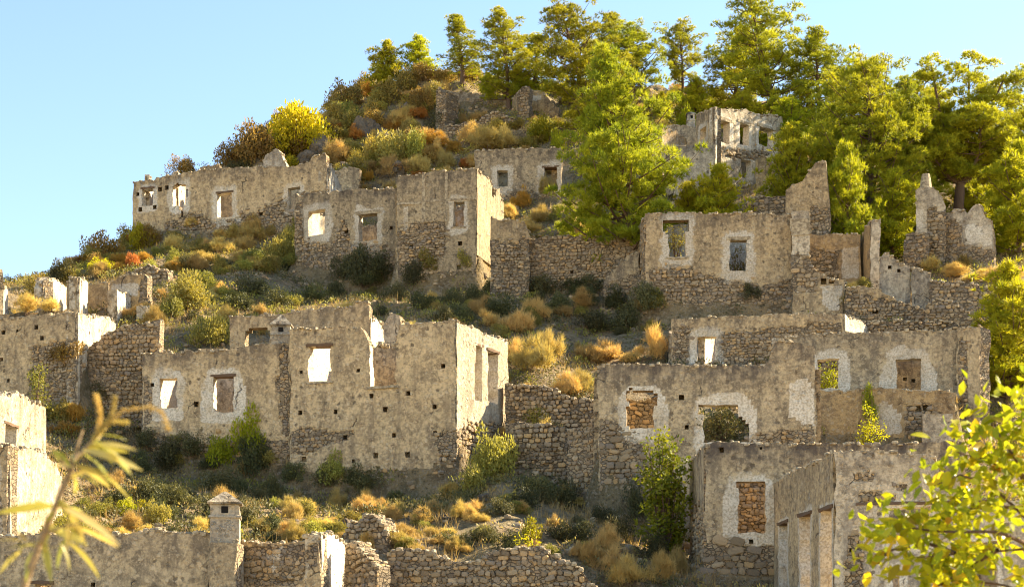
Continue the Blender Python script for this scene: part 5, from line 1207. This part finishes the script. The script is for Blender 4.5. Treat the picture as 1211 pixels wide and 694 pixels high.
# (root px, root py, tip px, tip py)
TW = [(84, 556, 60, 522), (92, 545, 104, 512), (98, 532, 168, 548), (104, 527, 160, 518), (110, 522, 155, 545), (90, 550, 168, 566), (92, 552, 130, 570), (84, 560, 75, 545), (100, 530, 148, 528), (86, 558, 96, 575), (82, 565, 110, 552), (116, 515, 150, 510),
      (66, 598, 0, 600), (64, 600, 30, 592), (66, 596, 144, 632), (70, 592, 80, 600), (60, 612, 42, 612), (80, 612, 84, 650), (82, 622, 142, 640), (80, 640, 124, 672), (78, 636, 62, 668), (60, 640, 42, 662), (50, 640, 20, 645), (40, 650, 22, 676), (30, 640, 0, 632), (26, 650, 4, 664), (58, 650, 75, 640), (70, 640, 90, 668), (86, 600, 90, 640), (40, 592, 70, 600), (34, 640, 14, 624), (98, 618, 146, 630), (96, 536, 140, 556), (108, 524, 164, 532), (88, 552, 62, 548), (112, 518, 128, 540), (84, 560, 120, 566), (90, 548, 80, 524), (102, 530, 122, 512), (68, 594, 110, 604), (60, 606, 20, 616), (72, 590, 110, 640), (56, 622, 100, 640), (50, 634, 60, 676), (44, 646, 8, 640), (66, 600, 100, 596), (62, 604, 50, 640)]
r = np.random.default_rng(31)
for i, (x0, y0, x1, y1) in enumerate(TW):
    p0 = P(x0, y0, D0+r.uniform(-.06, .06)); p1 = P(x1, y1, D0+r.uniform(-.12, .12)); o = obj('leaf', LL[i % 4], e)
    orient(o, p0-b, p1-p0, r.normal(0, .7), float(np.linalg.norm(p1-p0)))
def spike(pts, name):
    pts = np.array(pts); q = np.linspace(0, 1, 24); t_ = np.linspace(0, 1, len(pts))
    c = np.stack([np.interp(q, t_, pts[:, i]) for i in range(3)], -1)
    V, T, val = needles(c, np.full(24, .007), 40000, r, .011, .004, 5, 1., .1, .3)
    return mesh(name, V, T, M['grass'], {'rnd': val})
for pts in ([(116, 515, 0), (118, 490, 0), (114, 468, 0)], [(116, 515, 0), (132, 492, 0), (136, 470, 0)], [(122, 510, 0), (145, 486, 0), (175, 482, 0), (192, 488, 0), (199, 508, 0)], [(110, 520, 0), (128, 500, 0), (150, 500, 0)]):
    obj('seed_head', spike([P(x, y, D0+z)-b for x, y, z in pts], 'seed_head'), e)
# right: bright leafy boughs
D1 = 15.; b = P(1290, 760, D1); e = empty('foreground_tree', b, 'sunlit yellow-green leafy boughs close to the camera at lower right', 'tree')
BO = [[(1290, 760), (1262, 690), (1225, 648), (1180, 650), (1130, 654), (1085, 660)], [(1290, 760), (1240, 640), (1200, 600), (1170, 570), (1135, 560), (1105, 575)], [(1240, 640), (1222, 590), (1200, 540), (1180, 510), (1172, 488)],
      [(1225, 648), (1180, 630), (1120, 628), (1075, 622), (1040, 634)], [(1290, 760), (1230, 710), (1185, 690), (1140, 684), (1105, 690)], [(1222, 590), (1205, 560), (1160, 540), (1130, 535)], [(1240, 640), (1235, 560), (1215, 500), (1205, 478)], [(1180, 650), (1150, 670), (1110, 690), (1090, 700)], [(1200, 600), (1150, 600), (1110, 608)], [(1130, 654), (1085, 640), (1050, 650), (1038, 668)]]
wv, roots = [], []
for bo in BO:
    k_ = np.array([P(x, y, D1+r.uniform(-.4, .4)) for x, y in bo])-b; t_ = np.linspace(0, 1, len(k_)); q = np.linspace(0, 1, 16)
    pts = np.stack([np.interp(q, t_, k_[:, i]) for i in range(3)], -1); pts[:, 2] += np.sin(q*7)*.012
    wv.append(tube(pts, np.interp(q, [0, 1], [.020, .005]), 6)); roots.append(pts)
v_, q_ = join(wv); obj('boughs', mesh('boughs', v_, q_, M['bark'], smooth=True), e)
LR = [leaf_mesh('leaf', 1, w, 'fore', bd, 0, vl) for w, bd, vl in ((.46, .15, .1), (.42, .3, .5), (.5, .05, .75), (.40, .22, .3), (.44, .2, .95))]
n_leaf = 0
while n_leaf < 298:
    pts = roots[r.integers(len(roots))]; f = r.uniform(.25, 1)**.8*15; i = min(int(f), 14)
    p = pts[i]+(pts[i+1]-pts[i])*(f-i)+r.normal(0, .12, 3); t_ = pts[i+1]-pts[i]
    d = nrm(nrm(t_)*.5+r.normal(0, .8, 3)+np.array([-.1, 0, .12]))
    o = obj('leaf', LR[r.choice(5, p=[.27, .3, .22, .17, .04])], e); orient(o, p, d, r.normal(0, .8), r.uniform(.12, .21)); n_leaf += 1

V, T, vl, off = [], [], [], 0
for k_ in range(900):
    pts = roots[r.integers(len(roots))]; f = r.uniform(.2, 1)*15; i = min(int(f), 14)
    p = pts[i]+(pts[i+1]-pts[i])*(f-i)+r.normal(0, .18, 3); d = nrm(r.normal(0, 1, 3)+np.array([-.1, 0, .1])); s_ = nrm(np.cross(d, r.normal(size=3)))
    L_ = r.uniform(.09, .16); w_ = L_*.24; n_ = np.cross(d, s_)
    V += [p, p+d*L_*.35+s_*w_+n_*.01, p+d*L_*.7+s_*w_*.8, p+d*L_-n_*.012, p+d*L_*.7-s_*w_*.8, p+d*L_*.35-s_*w_+n_*.01]
    T += [(off, off+1, off+4, off+5), (off+1, off+2, off+3, off+4)]; vl += [r.random()*.8]*6; off += 6
tag(obj('small_leaves', mesh('small_leaves', np.array(V), T, M['fore'], {'rnd': np.array(vl)}), e), kind='stuff')
